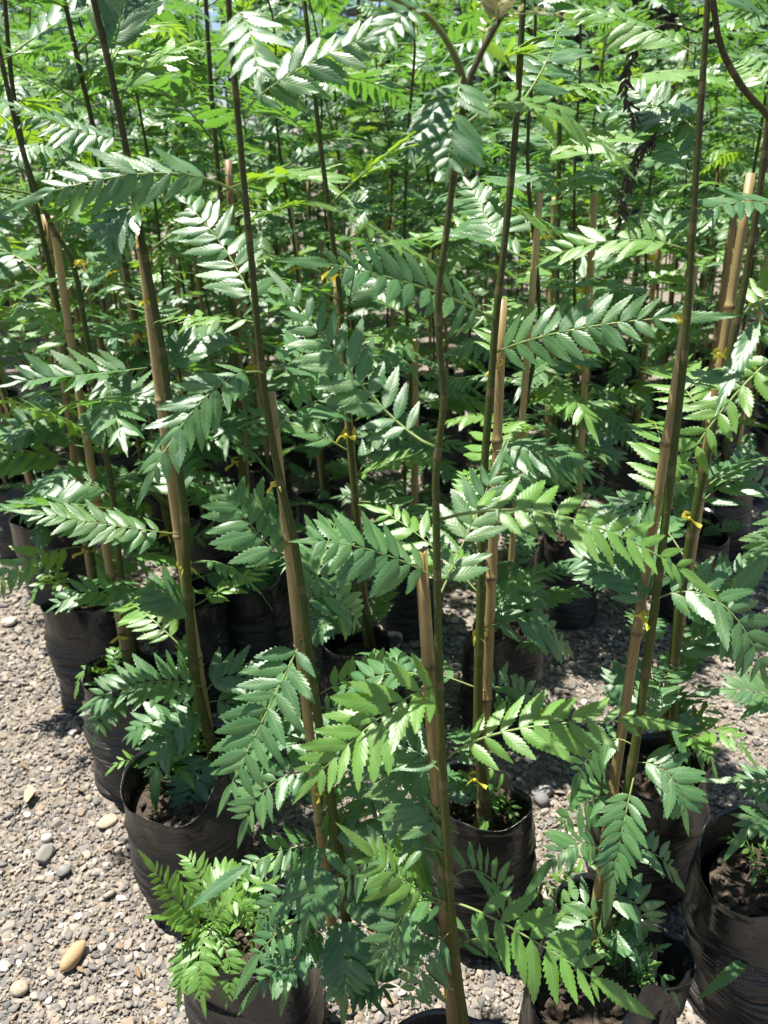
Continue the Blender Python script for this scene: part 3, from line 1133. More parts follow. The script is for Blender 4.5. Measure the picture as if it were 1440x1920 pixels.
# --- the sapling left of it, first of the row along the path
r1, s1, Y1 = hero('sapling with dark green stem and straight cane, first of the path-side row',
     (635, 1832), .25, (455, 1752, .29),
     [(430, -120), (432, 0), (446, 180), (468, 420), (490, 655), (503, 760), (522, 870), (548, 980), (562, 1060), (581, 1210), (607, 1400), (638, 1600)],
     (508, 735), [(520, 905), (600, 1480)], [
         LF((456, 371), (290, 325), (-5, 392), dy=-.10, face=.62, n=8, ll=.075, pet=.2, tl=.2),
         LF((458, 216), (545, 140), (765, 38), dy=-.02, face=.55, n=8, ll=.068, pet=.12),
         LF((437, 22), (470, 62), (484, 182), dy=-.12, face=.62, n=7, ll=.068),
         LF((480, 590), (418, 462), (308, 342), dy=.10, face=.7, n=9, ll=.068, pet=.12),
         LF((497, 700), (385, 745), (250, 955), dy=-.14, face=.62, n=9, ll=.066),
         LF((517, 802), (610, 745), (745, 705), dy=.14, face=.55, n=7, ll=.066),
         LF((492, 607), (400, 596), (282, 598), dy=.05, face=.05, n=7, ll=.05, mat='leaf_fresh'),
         LF((497, 690), (570, 655), (540, 560), dy=.14, face=.6, n=6, ll=.055),
         LF((566, 1200), (505, 1325), (402, 1535), dy=-.10, face=.62, n=8, ll=.072, pet=.08),
         LF((545, 1060), (470, 985), (408, 898), dy=.02, face=.6, n=6, ll=.075),
         LF((612, 1602), (520, 1598), (345, 1702), dy=-.08, face=.5, n=6, ll=.042, tl=.42),
         LF((618, 1560), (598, 1640), (550, 1805), dy=-.08, face=.7, n=6, ll=.06, tl=.4),
         LF((622, 1700), (645, 1790), (640, 1945), dy=-.08, face=.7, n=6, ll=.06, tl=.4),
         LF((620, 1790), (540, 1800), (430, 1912), dy=-.05, face=.5, n=5, ll=.05, tl=.4),
         LF((605, 1500), (690, 1470), (780, 1560), dy=.06, face=.5, n=7, ll=.06),
         LF((600, 1450), (650, 1540), (640, 1660), dy=.05, face=.6, n=7, ll=.06),
         LF((590, 1400), (520, 1385), (425, 1440), dy=.04, face=.5, n=7, ll=.055),
         LF((600, 1450), (505, 1475), (440, 1595), dy=-.03, face=.55, n=7, ll=.056, tl=.3),
         LF((612, 1580), (690, 1560), (765, 1650), dy=-.02, face=.5, n=7, ll=.055),
         LF((620, 1700), (705, 1695), (775, 1790), dy=-.03, face=.5, n=7, ll=.055),
         LF((622, 1750), (668, 1830), (728, 1910), dy=-.05, face=.6, n=7, ll=.05, tl=.3),
         LF((580, 1330), (645, 1345), (705, 1430), dy=.05, face=.5, n=7, ll=.055),
         LF((626, 1790), (690, 1820), (740, 1890), dy=-.03, face=.5, n=6, ll=.05, tl=.3),
         LF((622, 1705), (525, 1745), (428, 1880), dy=-.05, face=.55, n=6, ll=.040, tl=.42),
         LF((624, 1740), (560, 1790), (520, 1920), dy=-.07, face=.6, n=6, ll=.042, tl=.42),
         LF((618, 1660), (540, 1670), (470, 1770), dy=-.02, face=.5, n=7, ll=.042, tl=.3),
         LF((577, 1290), (520, 1290), (450, 1330), dy=.07, face=.5, n=7, ll=.06),
         LF((557, 1140), (620, 1120), (680, 1180), dy=.05, face=.5, n=7, ll=.06),
     ], 1, extra=(.22, .3, .38, .46), bag_scale=1.0, extra_away=(.2, 2.6))

# --- third: cane in the bag behind the middle one
r3, s3, Y3 = hero('sapling with smooth pale cane, rooted in the black bag behind the middle plant',
     (900, 1568), .25, (912, 1500, .29),
     [(985, -120), (978, 0), (965, 230), (946, 430), (928, 590), (918, 720), (906, 880), (900, 1100), (896, 1380)],
     (943, 560), [(930, 682), (900, 1188), (892, 1456)], [
         LF((926, 662), (1110, 612), (1395, 590), dy=-.16, face=.68, n=9, ll=.068, tl=.3, pet=.06),
         LF((930, 602), (770, 532), (518, 480), dy=-.20, face=.62, n=9, ll=.066),
         LF((936, 480), (905, 395), (866, 325), dy=.10, face=.7, n=8, ll=.06),
         LF((960, 142), (955, 105), (1022, 112), dy=-.02, face=.15, n=6, ll=.062, mat='leaf_fresh'),
         LF((950, 380), (1030, 420), (1120, 452), dy=.08, face=.3, n=8, ll=.06, mat='leaf_fresh'),
         LF((908, 850), (1010, 850), (1140, 900), dy=-.05, face=.5, n=8, ll=.055),
         LF((905, 940), (985, 900), (1050, 950), dy=.15, face=.5, n=7, ll=.06),
         LF((900, 1180), (1010, 1170), (1080, 1240), dy=.05, face=.5, n=7, ll=.06),
         LF((898, 1300), (960, 1290), (1030, 1330), dy=.1, face=.5, n=6, ll=.06),
         LF((975, 40), (1060, -20), (1140, -30), dy=.02, face=.5, n=7, ll=.06),
     ], 3, extra=(.06, .18, .24, .36, .12, .3, .42, .5, .62, .78, .86), extra_away=(.4, 2.7))

# --- fourth: right
r4, s4, Y4 = hero('sapling with split reddish cane, leaning, in the crumpled bag at the bottom',
     (1104, 1800), .25, (1118, 1806, .29),
     [(1322, -120), (1318, 0), (1305, 200), (1290, 430), (1280, 600), (1263, 780), (1232, 1040), (1210, 1210), (1180, 1420), (1140, 1620)],
     (1302, 498), [(1280, 598), (1213, 1157), (1102, 1760)], [
         LF((1306, 105), (1200, 50), (1040, 12), dy=.06, face=.35, n=9, ll=.058, mat='leaf_fresh'),
         LF((1293, 335), (1235, 225), (1160, 140), dy=.10, face=.65, n=9, ll=.06),
         LF((1287, 468), (1150, 452), (998, 496), dy=.05, face=.45, n=8, ll=.06, mat='leaf_fresh'),
         LF((1300, 240), (1220, 200), (1110, 215), dy=.12, face=.5, n=8, ll=.06),
         LF((1215, 1130), (1350, 1130), (1445, 1300), dy=-.06, face=.55, n=7, ll=.075),
         LF((1190, 1450), (1168, 1550), (1128, 1745), dy=-.08, face=.66, n=7, ll=.05, tl=.38),
         LF((1186, 1430), (1260, 1460), (1290, 1572), dy=-.06, face=.6, n=7, ll=.06, tl=.32),
         LF((1130, 1600), (1062, 1592), (972, 1692), dy=-.06, face=.5, n=5, ll=.045, tl=.42),
         LF((1190, 1400), (1120, 1400), (1064, 1512), dy=.04, face=.5, n=5, ll=.05, tl=.4),
         LF((1150, 1610), (1225, 1600), (1292, 1680), dy=.03, face=.5, n=5, ll=.045, tl=.42),
         LF((1120, 1720), (1070, 1760), (1050, 1850), dy=-.05, face=.5, n=5, ll=.05, tl=.35),
         LF((1215, 1150), (1150, 1065), (1050, 1050), dy=.06, face=.5, n=8, ll=.065),
         LF((1245, 920), (1170, 960), (1060, 985), dy=.04, face=.4, n=8, ll=.06),
         LF((1112, 1770), (1165, 1755), (1225, 1830), dy=-.03, face=.5, n=6, ll=.05),
         LF((1122, 1690), (1185, 1690), (1215, 1765), dy=.0, face=.5, n=6, ll=.05),
         LF((1118, 1740), (1080, 1690), (1010, 1740), dy=.05, face=.5, n=6, ll=.05),
         LF((1165, 1500), (1110, 1500), (1040, 1560), dy=.05, face=.5, n=6, ll=.05),
     ], 4, extra=(.3, .4, .55, .66), bag_scale=1.06, bag_me=CRUMPLED[0], extra_away=(.2, 2.4))
# dead leaves dangling from the right sapling
rs = np.random.RandomState(77)


def withered(root, Y, pix, r):
    P = resample(px_line(pix, Y), 26)
    base = np.array([root.location.x, root.location.y, 0])
    mb = MB()
    v, f, uv = tube(P - base, np.linspace(.0011, .0006, 26), 5)
    mb.add(v, f, uv)
    for i in range(4, 26):
        for sgn in (-1, 1):
            g = leaflet_geo(5, .16, 1.3, r.uniform(-.3, .9), r.randint(999), 1.0, .1)
            T = nrm(P[min(25, i + 1)] - P[i - 1])
            x = nrm(T * r.uniform(.8, 1.2) + np.array([sgn * r.uniform(.3, .95), r.uniform(-.6, .6), -.35]))
            n_ = nrm(np.cross(x, r.uniform(-1, 1, 3)))
            y = np.cross(n_, x)
            sc = r.uniform(.010, .018)
            mb.add((g[0] * sc) @ np.array([x, y, n_]) + P[i] - base, g[1], g[2])
    o = link('withered_leaf', mb.mesh('withered_leaf', 'dead_leaf'), root)
    o['label'] = 'dry curled dark brown leaf hanging down'


withered(r4, Y4 + .02, [(1306, 60), (1250, 45), (1205, 75), (1178, 130), (1172, 180), (1188, 218)], rs)
withered(r4, Y4 + .02, [(1298, 225), (1245, 245), (1205, 280), (1175, 340), (1164, 390), (1160, 425)], rs)

# --- fifth: right, tall pale cane, roomy bag
r5, s5, Y5 = hero('sapling with a tall pale bamboo cane in the roomy grow bag at the right',
     (1238, 1405), .25, (1216, 1412, .30),
     [(1445, 120), (1425, 300), (1400, 470), (1372, 620), (1330, 800), (1290, 1000), (1262, 1200)],
     (1408, 325), [(1293, 968), (1350, 660)], [
         LF((1300, 960), (1380, 900), (1450, 930), dy=.05, face=.5, n=7, ll=.06),
         LF((1255, 1250), (1330, 1190), (1440, 1210), dy=.05, face=.5, n=7, ll=.06),
         LF((1245, 1340), (1190, 1290), (1120, 1290), dy=.02, face=.5, n=7, ll=.06),
         LF((1245, 1350), (1300, 1400), (1325, 1480), dy=-.02, face=.5, n=6, ll=.05, tl=.35),
         LF((1275, 1110), (1200, 1060), (1090, 1085), dy=.05, face=.5, n=8, ll=.065),
     ], 5, extra=(.05, .08, .16, .25, .3, .12, .2, .35, .45, .55, .62, .7, .78, .85, .92, .97), bag_scale=1.03, extra_away=(.2, 2.9))

# --- sixth: second of the left row
r6, s6, Y6 = hero('sapling with dark stem and a blunt tan cane, second bag along the path',
     (402, 1448), .25, (338, 1438, .30),
     [(155, -120), (180, 0), (215, 150), (250, 330), (268, 440), (305, 640), (325, 800), (348, 950), (352, 1060), (360, 1180), (371, 1280), (388, 1350)],
     (262, 440), [(286, 563), (345, 1056)], [
         LF((276, 690), (150, 704), (-20, 722), dy=-.12, face=.3, n=10, ll=.06, lift=18),
         LF((246, 262), (130, 240), (-10, 178), dy=-.05, face=.4, n=9, ll=.05),
         LF((226, 192), (285, 118), (404, 72), dy=.05, face=.10, n=8, ll=.065, mat='leaf_fresh'),
         LF((205, 112), (222, 50), (250, -40), dy=.03, face=.65, n=8, ll=.07),
         LF((336, 1002), (210, 985), (10, 952), dy=-.08, face=.42, n=10, ll=.052),
         LF((392, 1292), (275, 1280), (138, 1332), dy=-.10, face=.45, n=10, ll=.055),
         LF((366, 1165), (330, 1125), (262, 1092), dy=-.02, face=.6, n=6, ll=.055),
         LF((395, 1400), (310, 1390), (288, 1538), dy=-.10, face=.5, n=5, ll=.05, tl=.38),
         LF((392, 1380), (310, 1350), (222, 1390), dy=-.02, face=.4, n=6, ll=.05),
         LF((380, 1300), (450, 1270), (520, 1340), dy=.02, face=.55, n=7, ll=.065),
         LF((260, 395), (240, 400), (190, 470), dy=-.04, face=.4, n=7, ll=.06),
         LF((310, 710), (370, 640), (450, 630), dy=.1, face=.4, n=8, ll=.06),
         LF((396, 1385), (446, 1420), (455, 1545), dy=-.05, face=.55, n=7, ll=.05, tl=.3),
         LF((400, 1405), (368, 1460), (330, 1580), dy=-.08, face=.6, n=7, ll=.045, tl=.3),
         LF((388, 1340), (345, 1350), (285, 1430), dy=-.05, face=.5, n=7, ll=.045),
         LF((402, 1425), (455, 1480), (430, 1610), dy=-.06, face=.6, n=7, ll=.05, tl=.3),
         LF((385, 1320), (440, 1330), (500, 1420), dy=.0, face=.55, n=7, ll=.055),
     ], 6, extra=(.14, .2, .27, .33, .4, .48, .62, .7, .76, .88), bag_scale=1.14, extra_away=(-.5, 2.6))

# --- the rest of the row along the path
r7, s7, Y7 = hero('thin sapling on a knobbly cane in the third bag along the path',
     (243, 1268), .25, (232, 1256, .30),
     [(-25, -60), (5, 100), (50, 290), (100, 420), (140, 490), (165, 620), (190, 770), (215, 930), (232, 1090)],
     (98, 405), [(233, 1190), (146, 492)], [
         LF((215, 940), (140, 900), (40, 930), dy=.0, face=.4, n=8, ll=.055),
         LF((195, 790), (250, 740), (330, 790), dy=-.05, face=.5, n=8, ll=.055),
         LF((180, 700), (210, 760), (150, 830), dy=-.08, face=.6, n=8, ll=.055),
         LF((238, 1150), (180, 1110), (80, 1150), dy=-.06, face=.4, n=6, ll=.045),
     ], 7, extra=(.04, .08, .11, .19, .26, .33, .41, .15, .22, .3, .36, .45, .52, .6, .68, .74, .82,   .9, .96), bag_scale=1.14, cane_r=(8.0, 7.0), stem_r=(6.0, 4.2))
r9, s9, Y9 = hero('sapling on a dark brown cane in the fourth bag along the path',
     (176, 1132), .25, (158, 1122, .30),
     [(10, -40), (30, 180), (70, 380), (105, 540), (135, 700), (155, 860), (168, 1000)],
     (84, 402), [(166, 1030), (60, 690)], [
         LF((165, 980), (110, 940), (20, 970), dy=-.06, face=.4, n=8, ll=.055),
         LF((150, 850), (90, 800), (-10, 830), dy=-.06, face=.4, n=9, ll=.055),
     ], 9, extra=(.05, .09, .13, .17, .24, .32, .2, .28, .36, .43, .5, .57, .63, .7, .77, .83, .9, .96), bag_scale=1.13, cane_r=(8.0, 7.0), stem_r=(6.0, 4.2))
r8, s8, Y8 = hero('sapling on a rusty brown cane just behind the path-side row',
     (350, 1122), .25, (355, 1118, .30),
     [(115, -40), (160, 160), (205, 350), (240, 510), (270, 660), (292, 810), (312, 960)],
     (232, 500), [(318, 998), (262, 628)], [
         LF((300, 880), (350, 830), (440, 860), dy=.0, face=.5, n=8, ll=.055),
     ], 8, extra=(.05, .09, .13, .17, .24, .32, .2, .28, .36, .43, .5, .57, .63, .7, .77, .83, .9, .96), cane_r=(8.0, 7.0), stem_r=(6.0, 4.2))
r11, s11, Y11 = hero('sapling on a slim cane with two yellow bows, behind the first two plants',
     (690, 1212), .25, (682, 1200, .30),
     [(566, -40), (580, 80), (600, 260), (622, 430), (640, 580), (655, 800), (668, 960), (682, 1120)],
     (628, 500), [(655, 812), (628, 515)], [
         LF((665, 900), (740, 830), (850, 850), dy=.05, face=.5, n=8, ll=.06),
         LF((640, 600), (700, 520), (790, 560), dy=.05, face=.5, n=8, ll=.06),
         LF((690, 1200), (640, 1150), (560, 1190), dy=-.03, face=.5, n=7, ll=.05),
     ], 11, extra=(.05, .09, .13, .17, .24, .32, .42, .5, .59, .2, .28, .36, .46, .55, .63, .72, .8, .88, .95), cane_r=(8.0, 7.0), stem_r=(6.0, 4.2))
r15, s15, Y15 = hero('sapling in the deep-shaded wide black bag between two front canes',
     (468, 1088), .25, (470, 1090, .30),
     [(385, -40), (400, 200), (420, 420), (440, 640), (452, 850), (465, 1010)],
     (428, 300), [(446, 862)], [
         LF((465, 1020), (540, 1100), (600, 1060), dy=-.08, face=.4, n=8, ll=.05),
     ], 15, extra=(.06, .12, .18, .29, .36, .44, .25, .33, .4, .48, .56, .63, .7, .77, .84, .9, .96), cane_r=(8.0, 7.0), stem_r=(6.0, 4.2))
r13, s13, Y13 = hero('thin sapling on a very slim brown cane standing over open gravel',
     (1030, 915), .25, (1030, 908, .30),
     [(1052, -40), (1048, 200), (1044, 450), (1042, 600), (1040, 720), (1036, 850)],
     (1040, 370), [(1034, 880), (1042, 740)], [
         LF((1036, 860), (1100, 830), (1170, 880), dy=.0, face=.5, n=8, ll=.055),
     ], 13, extra=(.06, .12, .18, .26, .34, .42, .5, .22, .3, .38, .46, .54, .62, .7, .78, .86, .95), cane_r=(6.5, 5.5), stem_r=(5.5, 4.5))

# --- far right, half out of the picture: leaning stem and a crumpled bag
r14, s14, Y14 = hero('sapling with bowed stem and crumpled dusty bag, cut by the right edge',
     (1480, 1650), .25, (1462, 1632, .29),
     [(1316, -120), (1328, 0), (1343, 90), (1385, 168), (1445, 240), (1530, 420), (1560, 800), (1530, 1300)],
     None, [], [
         LF((1540, 620), (1370, 750), (1203, 1014), dy=-.02, face=.6, n=9, ll=.058, mat='leaf_fresh'),
         LF((1530, 420), (1390, 380), (1240, 445), dy=-.10, face=.45, n=9, ll=.055),
         LF((1555, 740), (1425, 600), (1345, 760), dy=-.15, face=.55, n=5, ll=.06, tl=.42),
         LF((1540, 1000), (1440, 1040), (1328, 1175), dy=-.15, face=.6, n=4, ll=.06, tl=.5),
         LF((1520, 1350), (1430, 1300), (1290, 1300), dy=.02, face=.5, n=7, ll=.055, tl=.35),
         LF((1500, 1560), (1420, 1540), (1350, 1620), dy=-.05, face=.5, n=5, ll=.05, tl=.4),
         LF((1500, 1470), (1420, 1465), (1305, 1460), dy=.04, face=.4, n=4, ll=.04, tl=.45),
         LF((1490, 1600), (1420, 1780), (1310, 1862), dy=-.12, face=.5, n=4, ll=.045, tl=.4),
         LF((1540, 900), (1450, 1010), (1390, 1080), dy=.02, face=.5, n=7, ll=.055),
         LF((1330, 20), (1390, -10), (1460, 40), dy=.1, face=.5, n=8, ll=.06),
     ], 14, bag_scale=1.1, bag_me=CRUMPLED[1])

# a thick fern-like seedling that hangs over the side of the first bag
seed_root = r1
for lf in [LF((395, 1745), (340, 1700), (262, 1592), dy=-.02, face=.5, n=9, ll=.034, mat='leaf_fresh', tl=.25),
           LF((390, 1745), (372, 1640), (330, 1600), dy=.05, face=.5, n=9, ll=.036, mat='leaf_fresh'),
           LF((395, 1750), (440, 1690), (470, 1760), dy=-.02, face=.5, n=10, ll=.03, mat='leaf_fresh'),
           LF((388, 1750), (375, 1800), (385, 1912), dy=-.08, face=.7, n=10, ll=.034, mat='leaf_fresh', tl=.3),
           LF((388, 1755), (350, 1800), (332, 1905), dy=-.07, face=.6, n=8, ll=.032, mat='leaf_fresh', tl=.35),
           LF((388, 1745), (330, 1725), (275, 1715), dy=-.04, face=.4, n=7, ll=.03, mat='leaf_fresh', tl=.35),
           LF((400, 1750), (430, 1810), (420, 1900), dy=-.06, face=.6, n=8, ll=.03, mat='leaf_fresh'),
           LF((390, 1700), (420, 1640), (480, 1640), dy=.05, face=.5, n=8, ll=.034, mat='leaf_fresh')]:
    place_leaf(seed_root, lf, Y1 + .01, np.random.RandomState(lf['p'][2][0]))
for root, px, z in ((r1, (500, 1745), .25), (r1, (440, 1735), .25), (r6, (285, 1450), .25), (r6, (330, 1420), .25), (r9, (110, 1110), .26), (r4, (1180, 1830), .25), (r3, (950, 1520), .25), (r7, (200, 1270), .25), (r5, (1270, 1400), .25), (r14, (1420, 1630), .25)):
    p = atz(*px, z)
    k = rnd.randrange(4)
    o = link('weed', WEEDS[k], root, (p[0] - root.location.x, p[1] - root.location.y, z))
    o.rotation_euler = (0, 0, rnd.uniform(0, 6.28))
    sc = rnd.uniform(.7, 1.15)
    o.scale = (sc, sc, sc)

# ------------------------------------------------------------------ the ranks behind
D = np.array([-.52, .854])
NV = np.array([.854, .52])
ORG = np.array([-.2, .80])
cells = []
for k in range(0, 22):
    for j in range(-14, 22):
        jr = np.random.RandomState(1000 + k * 50 + j + 60)
        p = ORG + NV * (k * .40) + D * (j * .42 + (.21 if k % 2 else 0)) + jr.uniform(-.05, .05, 2)
        if p[1] < 1.25 or p[1] > 7.0:
            continue
        x, y, z = proj((p[0], p[1], 1.0))
        if not (-230 < x < 1670):
            continue
        if min(math.hypot(p[0] - b[0], p[1] - b[1]) for b in ALL_BAGS) < .26:
            continue
        # open patches of gravel
        if math.hypot(p[0] - .17, p[1] - 2.6) < .42 or math.hypot(p[0] - .62, p[1] - 1.72) < .22:
            continue
        cells.append((p[1], p[0], k * 50 + j + 60, k, j))
cells.sort()
mids = sorted([c for c in cells if c[0] < 3.2 and c[3] > 0], key=lambda c: proj((c[1], c[0], .3))[0])
ORD = ['first', 'second', 'third', 'fourth', 'fifth', 'sixth', 'seventh', 'eighth', 'ninth', 'tenth', 'eleventh', 'twelfth', 'thirteenth', 'fourteenth',
       'fifteenth', 'sixteenth', 'seventeenth', 'eighteenth', 'nineteenth', 'twentieth']
mid_rank = {c[2]: i for i, c in enumerate(mids)}
row_words = ['fifth', 'sixth', 'seventh', 'eighth', 'ninth', 'tenth']
edge_n = 0
for Yp, Xp, sid, k, j in cells:
    rs = np.random.RandomState(3000 + sid)
    if k == 0 and edge_n < 4:
        label = 'sapling in the %s bag along the gravel path' % row_words[edge_n]
        group = 'saplings of the path-side row'
        edge_n += 1
    elif Yp < 3.2:
        label = 'slender staked sapling of the middle rows, %s counting from the left' % ORD[min(19, mid_rank[sid])] if sid in mid_rank else 'slender staked sapling at the far end of the path-side row'
        group = 'middle rows of saplings'
    else:
        label = 'one of the leafy saplings massed in the blurred far rows'
        group = 'far rows of saplings'
    root = new_plant(label, (Xp, Yp), group)
    root.rotation_euler = (rs.uniform(-.03, .03), rs.uniform(-.04, .04), 0)
    near = Yp < 3.0
    if Yp < 4.4:
        put_bag(root, Xp, Yp, sid, rs.uniform(1.08, 1.16) if k == 0 else rs.uniform(.95, 1.06), soil=Yp < 3.2, tilt=.02, zs=rs.uniform(.92, 1.06))
    else:
        ALL_BAGS.append((Xp, Yp, .12))
    Ht = rs.uniform(1.6, 2.05) + (min(.55, max(0, Yp - 2.8) * .18) if Xp < 1.2 else .15)
    me, pts = STEMS[sid % 7]
    st = link('stem', me, root, (0, 0, .235))
    az = rs.uniform(0, 6.28)
    st.rotation_euler = (0, 0, az)
    st.scale = (1.25, 1.25, Ht - .235)
    c, s_ = math.cos(az), math.sin(az)
    wp = np.stack([(pts[:, 0] * c - pts[:, 1] * s_) * 1.25 + Xp, (pts[:, 0] * s_ + pts[:, 1] * c) * 1.25 + Yp, pts[:, 2] * (Ht - .235) + .235], 1)
    ch = rs.uniform(.85, 1.25)
    ca = rs.uniform(0, 6.28)
    cn = link('bamboo_stake', CANES[sid % 6], root, (.024 * math.cos(ca), .024 * math.sin(ca), .235))
    cs = rs.uniform(.5, .8)
    cn.scale = (cs, cs, ch - .235)
    cn.rotation_euler = (0, 0, ca)
    for q in (rs.uniform(.45, .6), rs.uniform(.75, .95)):
        if rs.uniform() < .85:
            t = link('tie', TIES[rs.randint(0, 6)], root, (.012 * math.cos(ca), .012 * math.sin(ca), .235 + (ch - .235) * q))
            t.rotation_euler = (rs.uniform(-.3, .3), rs.uniform(-.4, .4), rs.uniform(-1.2, 1.2))
            t.scale = (.66, .66, rs.uniform(.6, 1.0))
    nl = 46 if Yp < 3.2 else 36
    lo = .04 if Yp < 3.2 else .12
    hs = np.linspace(lo, .985, nl) + rs.uniform(-.015, .015, nl)
    random_leaves(root, wp, hs, rs, near, .26 if Yp < 2.6 else .31, .28 if Yp < 2.6 else .16, None, Yp < 1.75)

# ------------------------------------------------------------------ behind the nursery: trees and a shade house
CROWNS = []
for i in range(3):
    rs = np.random.RandomState(800 + i)
    mb = MB()
    nr = []
    for k in range(210):
        a = rs.uniform(0, 6.28)
        rr = rs.uniform(.25, 1) ** .5
        zc = rs.uniform(-1, 1)
        rad = math.sqrt(max(0, 1 - zc * zc)) * rr
        p = np.array([1.0 * rad * math.cos(a), .9 * rad * math.sin(a), 1.5 * zc + 0.25 * math.sin(3 * a)])
        rp, out, L = VAR[rs.randint(0, 16)]['spec']
        Mx = np.array(var_matrix((0, 0, 0), a + rs.uniform(-.7, .7), rs.uniform(.36, .5), rs.uniform(-.3, .4), rs.uniform(-.4, .4)))
        for A, var in out:
            g = LOWT[0] if var >= 100 else LOWL[var % 3]
            B = Mx @ A
            mb.add(g[0] @ B[:3, :3].T + B[:3, 3] + p, g[1], g[2])
    CROWNS.append(mb.mesh('crown', 'leaf'))
for i, (x, y, s_) in enumerate([(-5.0, 8.0, 1.1), (-3.9, 8.4, 1.15), (-2.9, 7.9, 1.05), (-1.9, 8.3, 1.15), (-.9, 7.9, 1.1), (.0, 8.4, 1.0), (4.6, 8.0, 1.1), (5.6, 8.6, 1.2), (-5.2, 10.0, 1.45), (-3.4, 10.2, 1.5), (-1.6, 10.0, 1.45), (.0, 10.3, 1.35)]):
    rs = np.random.RandomState(900 + i)
    root = bpy.data.objects.new('young_tree', None)
    COL.objects.link(root)
    root.location = (x, y, 0)
    tag(root, 'one of the taller leafy young trees closing off the nursery behind', 'tree', 'young trees behind the nursery')
    v, f, uv = tube(resample([(0, 0, -.05), (rs.uniform(-.05, .05), 0, .8), (rs.uniform(-.1, .1), 0, 1.7), (0, 0, 2.9 * s_)], 16), np.linspace(.05, .015, 16), 8)
    tr = link('trunk', build_mesh('trunk', v, f, 'bark', uv), root)
    c = link('crown', CROWNS[i % 3], root, (0, 0, 2.1 * s_))
    c.scale = (s_, s_, s_ * 1.05)
    c.rotation_euler = (0, 0, i * 1.1)

sh = bpy.data.objects.new('shade_house', None)
COL.objects.link(sh)
sh.location = (3.0, 11.0, 0)
tag(sh, 'dark blue-grey shade house with thin posts beyond the plants', 'shade house')


def box(a, b):
    (x0, y0, z0), (x1, y1, z1) = a, b
    V = [(x0, y0, z0), (x1, y0, z0), (x1, y1, z0), (x0, y1, z0), (x0, y0, z1), (x1, y0, z1), (x1, y1, z1), (x0, y1, z1)]
    return V, [(0, 3, 2, 1), (4, 5, 6, 7), (0, 1, 5, 4), (1, 2, 6, 5), (2, 3, 7, 6), (3, 0, 4, 7)]


def part(name, V, F, mat, parent):
    return link(name, build_mesh(name, V, F, mat, smooth=False), parent)


for x in (-3.2, -1.6, 0, 1.6, 3.2, 4.8):
    v, f, uv = tube([(x, 0, 0), (x, 0, 1.5), (x, 0, 2.9)], .03, 10)
    link('post', build_mesh('post', v, f, 'post', uv), sh)
nx, ny = 40, 14
V = []
for j in range(ny):
    for i in range(nx):
        x = -3.3 + 8.3 * i / (nx - 1)
        y = 4.0 * j / (ny - 1)
        V.append((x, y, 2.93 + .5 * y / 4 - .10 * abs(math.sin(math.pi * (x + 3.2) / 1.6)) + .03 * math.sin(5 * x + 2 * y)))
F = [(j * nx + i, j * nx + i + 1, (j + 1) * nx + i + 1, (j + 1) * nx + i) for j in range(ny - 1) for i in range(nx - 1)]
part('net_roof', V, F, 'net', sh)
V = []
for j in range(10):
    for i in range(60):
        x = -3.3 + 8.3 * i / 59
        V.append((x, 4.0 + .04 * math.sin(7 * x), 3.36 * j / 9))
F = [(j * 60 + i, j * 60 + i + 1, (j + 1) * 60 + i + 1, (j + 1) * 60 + i) for j in range(9) for i in range(59)]
part('net_wall', V, F, 'net', sh)
V = []
for j in range(10):
    for i in range(20):
        q = i / 19
        V.append((-2.55 + .9 * q, -.05 - .05 * math.sin(9 * q) * (j / 9), 2.85 - .5 * j / 9 - .06 * math.sin(3.1 * q)))
F = [(j * 20 + i, j * 20 + i + 1, (j + 1) * 20 + i + 1, (j + 1) * 20 + i) for j in range(9) for i in range(19)]
o = part('tarpaulin', V, F, 'tarp', sh)
o['label'] = 'blue tarpaulin slung from the front beam'
v, f, uv = tube([(-3.3, 0, 2.9), (0, 0, 2.92), (4.95, 0, 2.9)], .025, 8)
link('front_beam', build_mesh('front_beam', v, f, 'post', uv), sh)

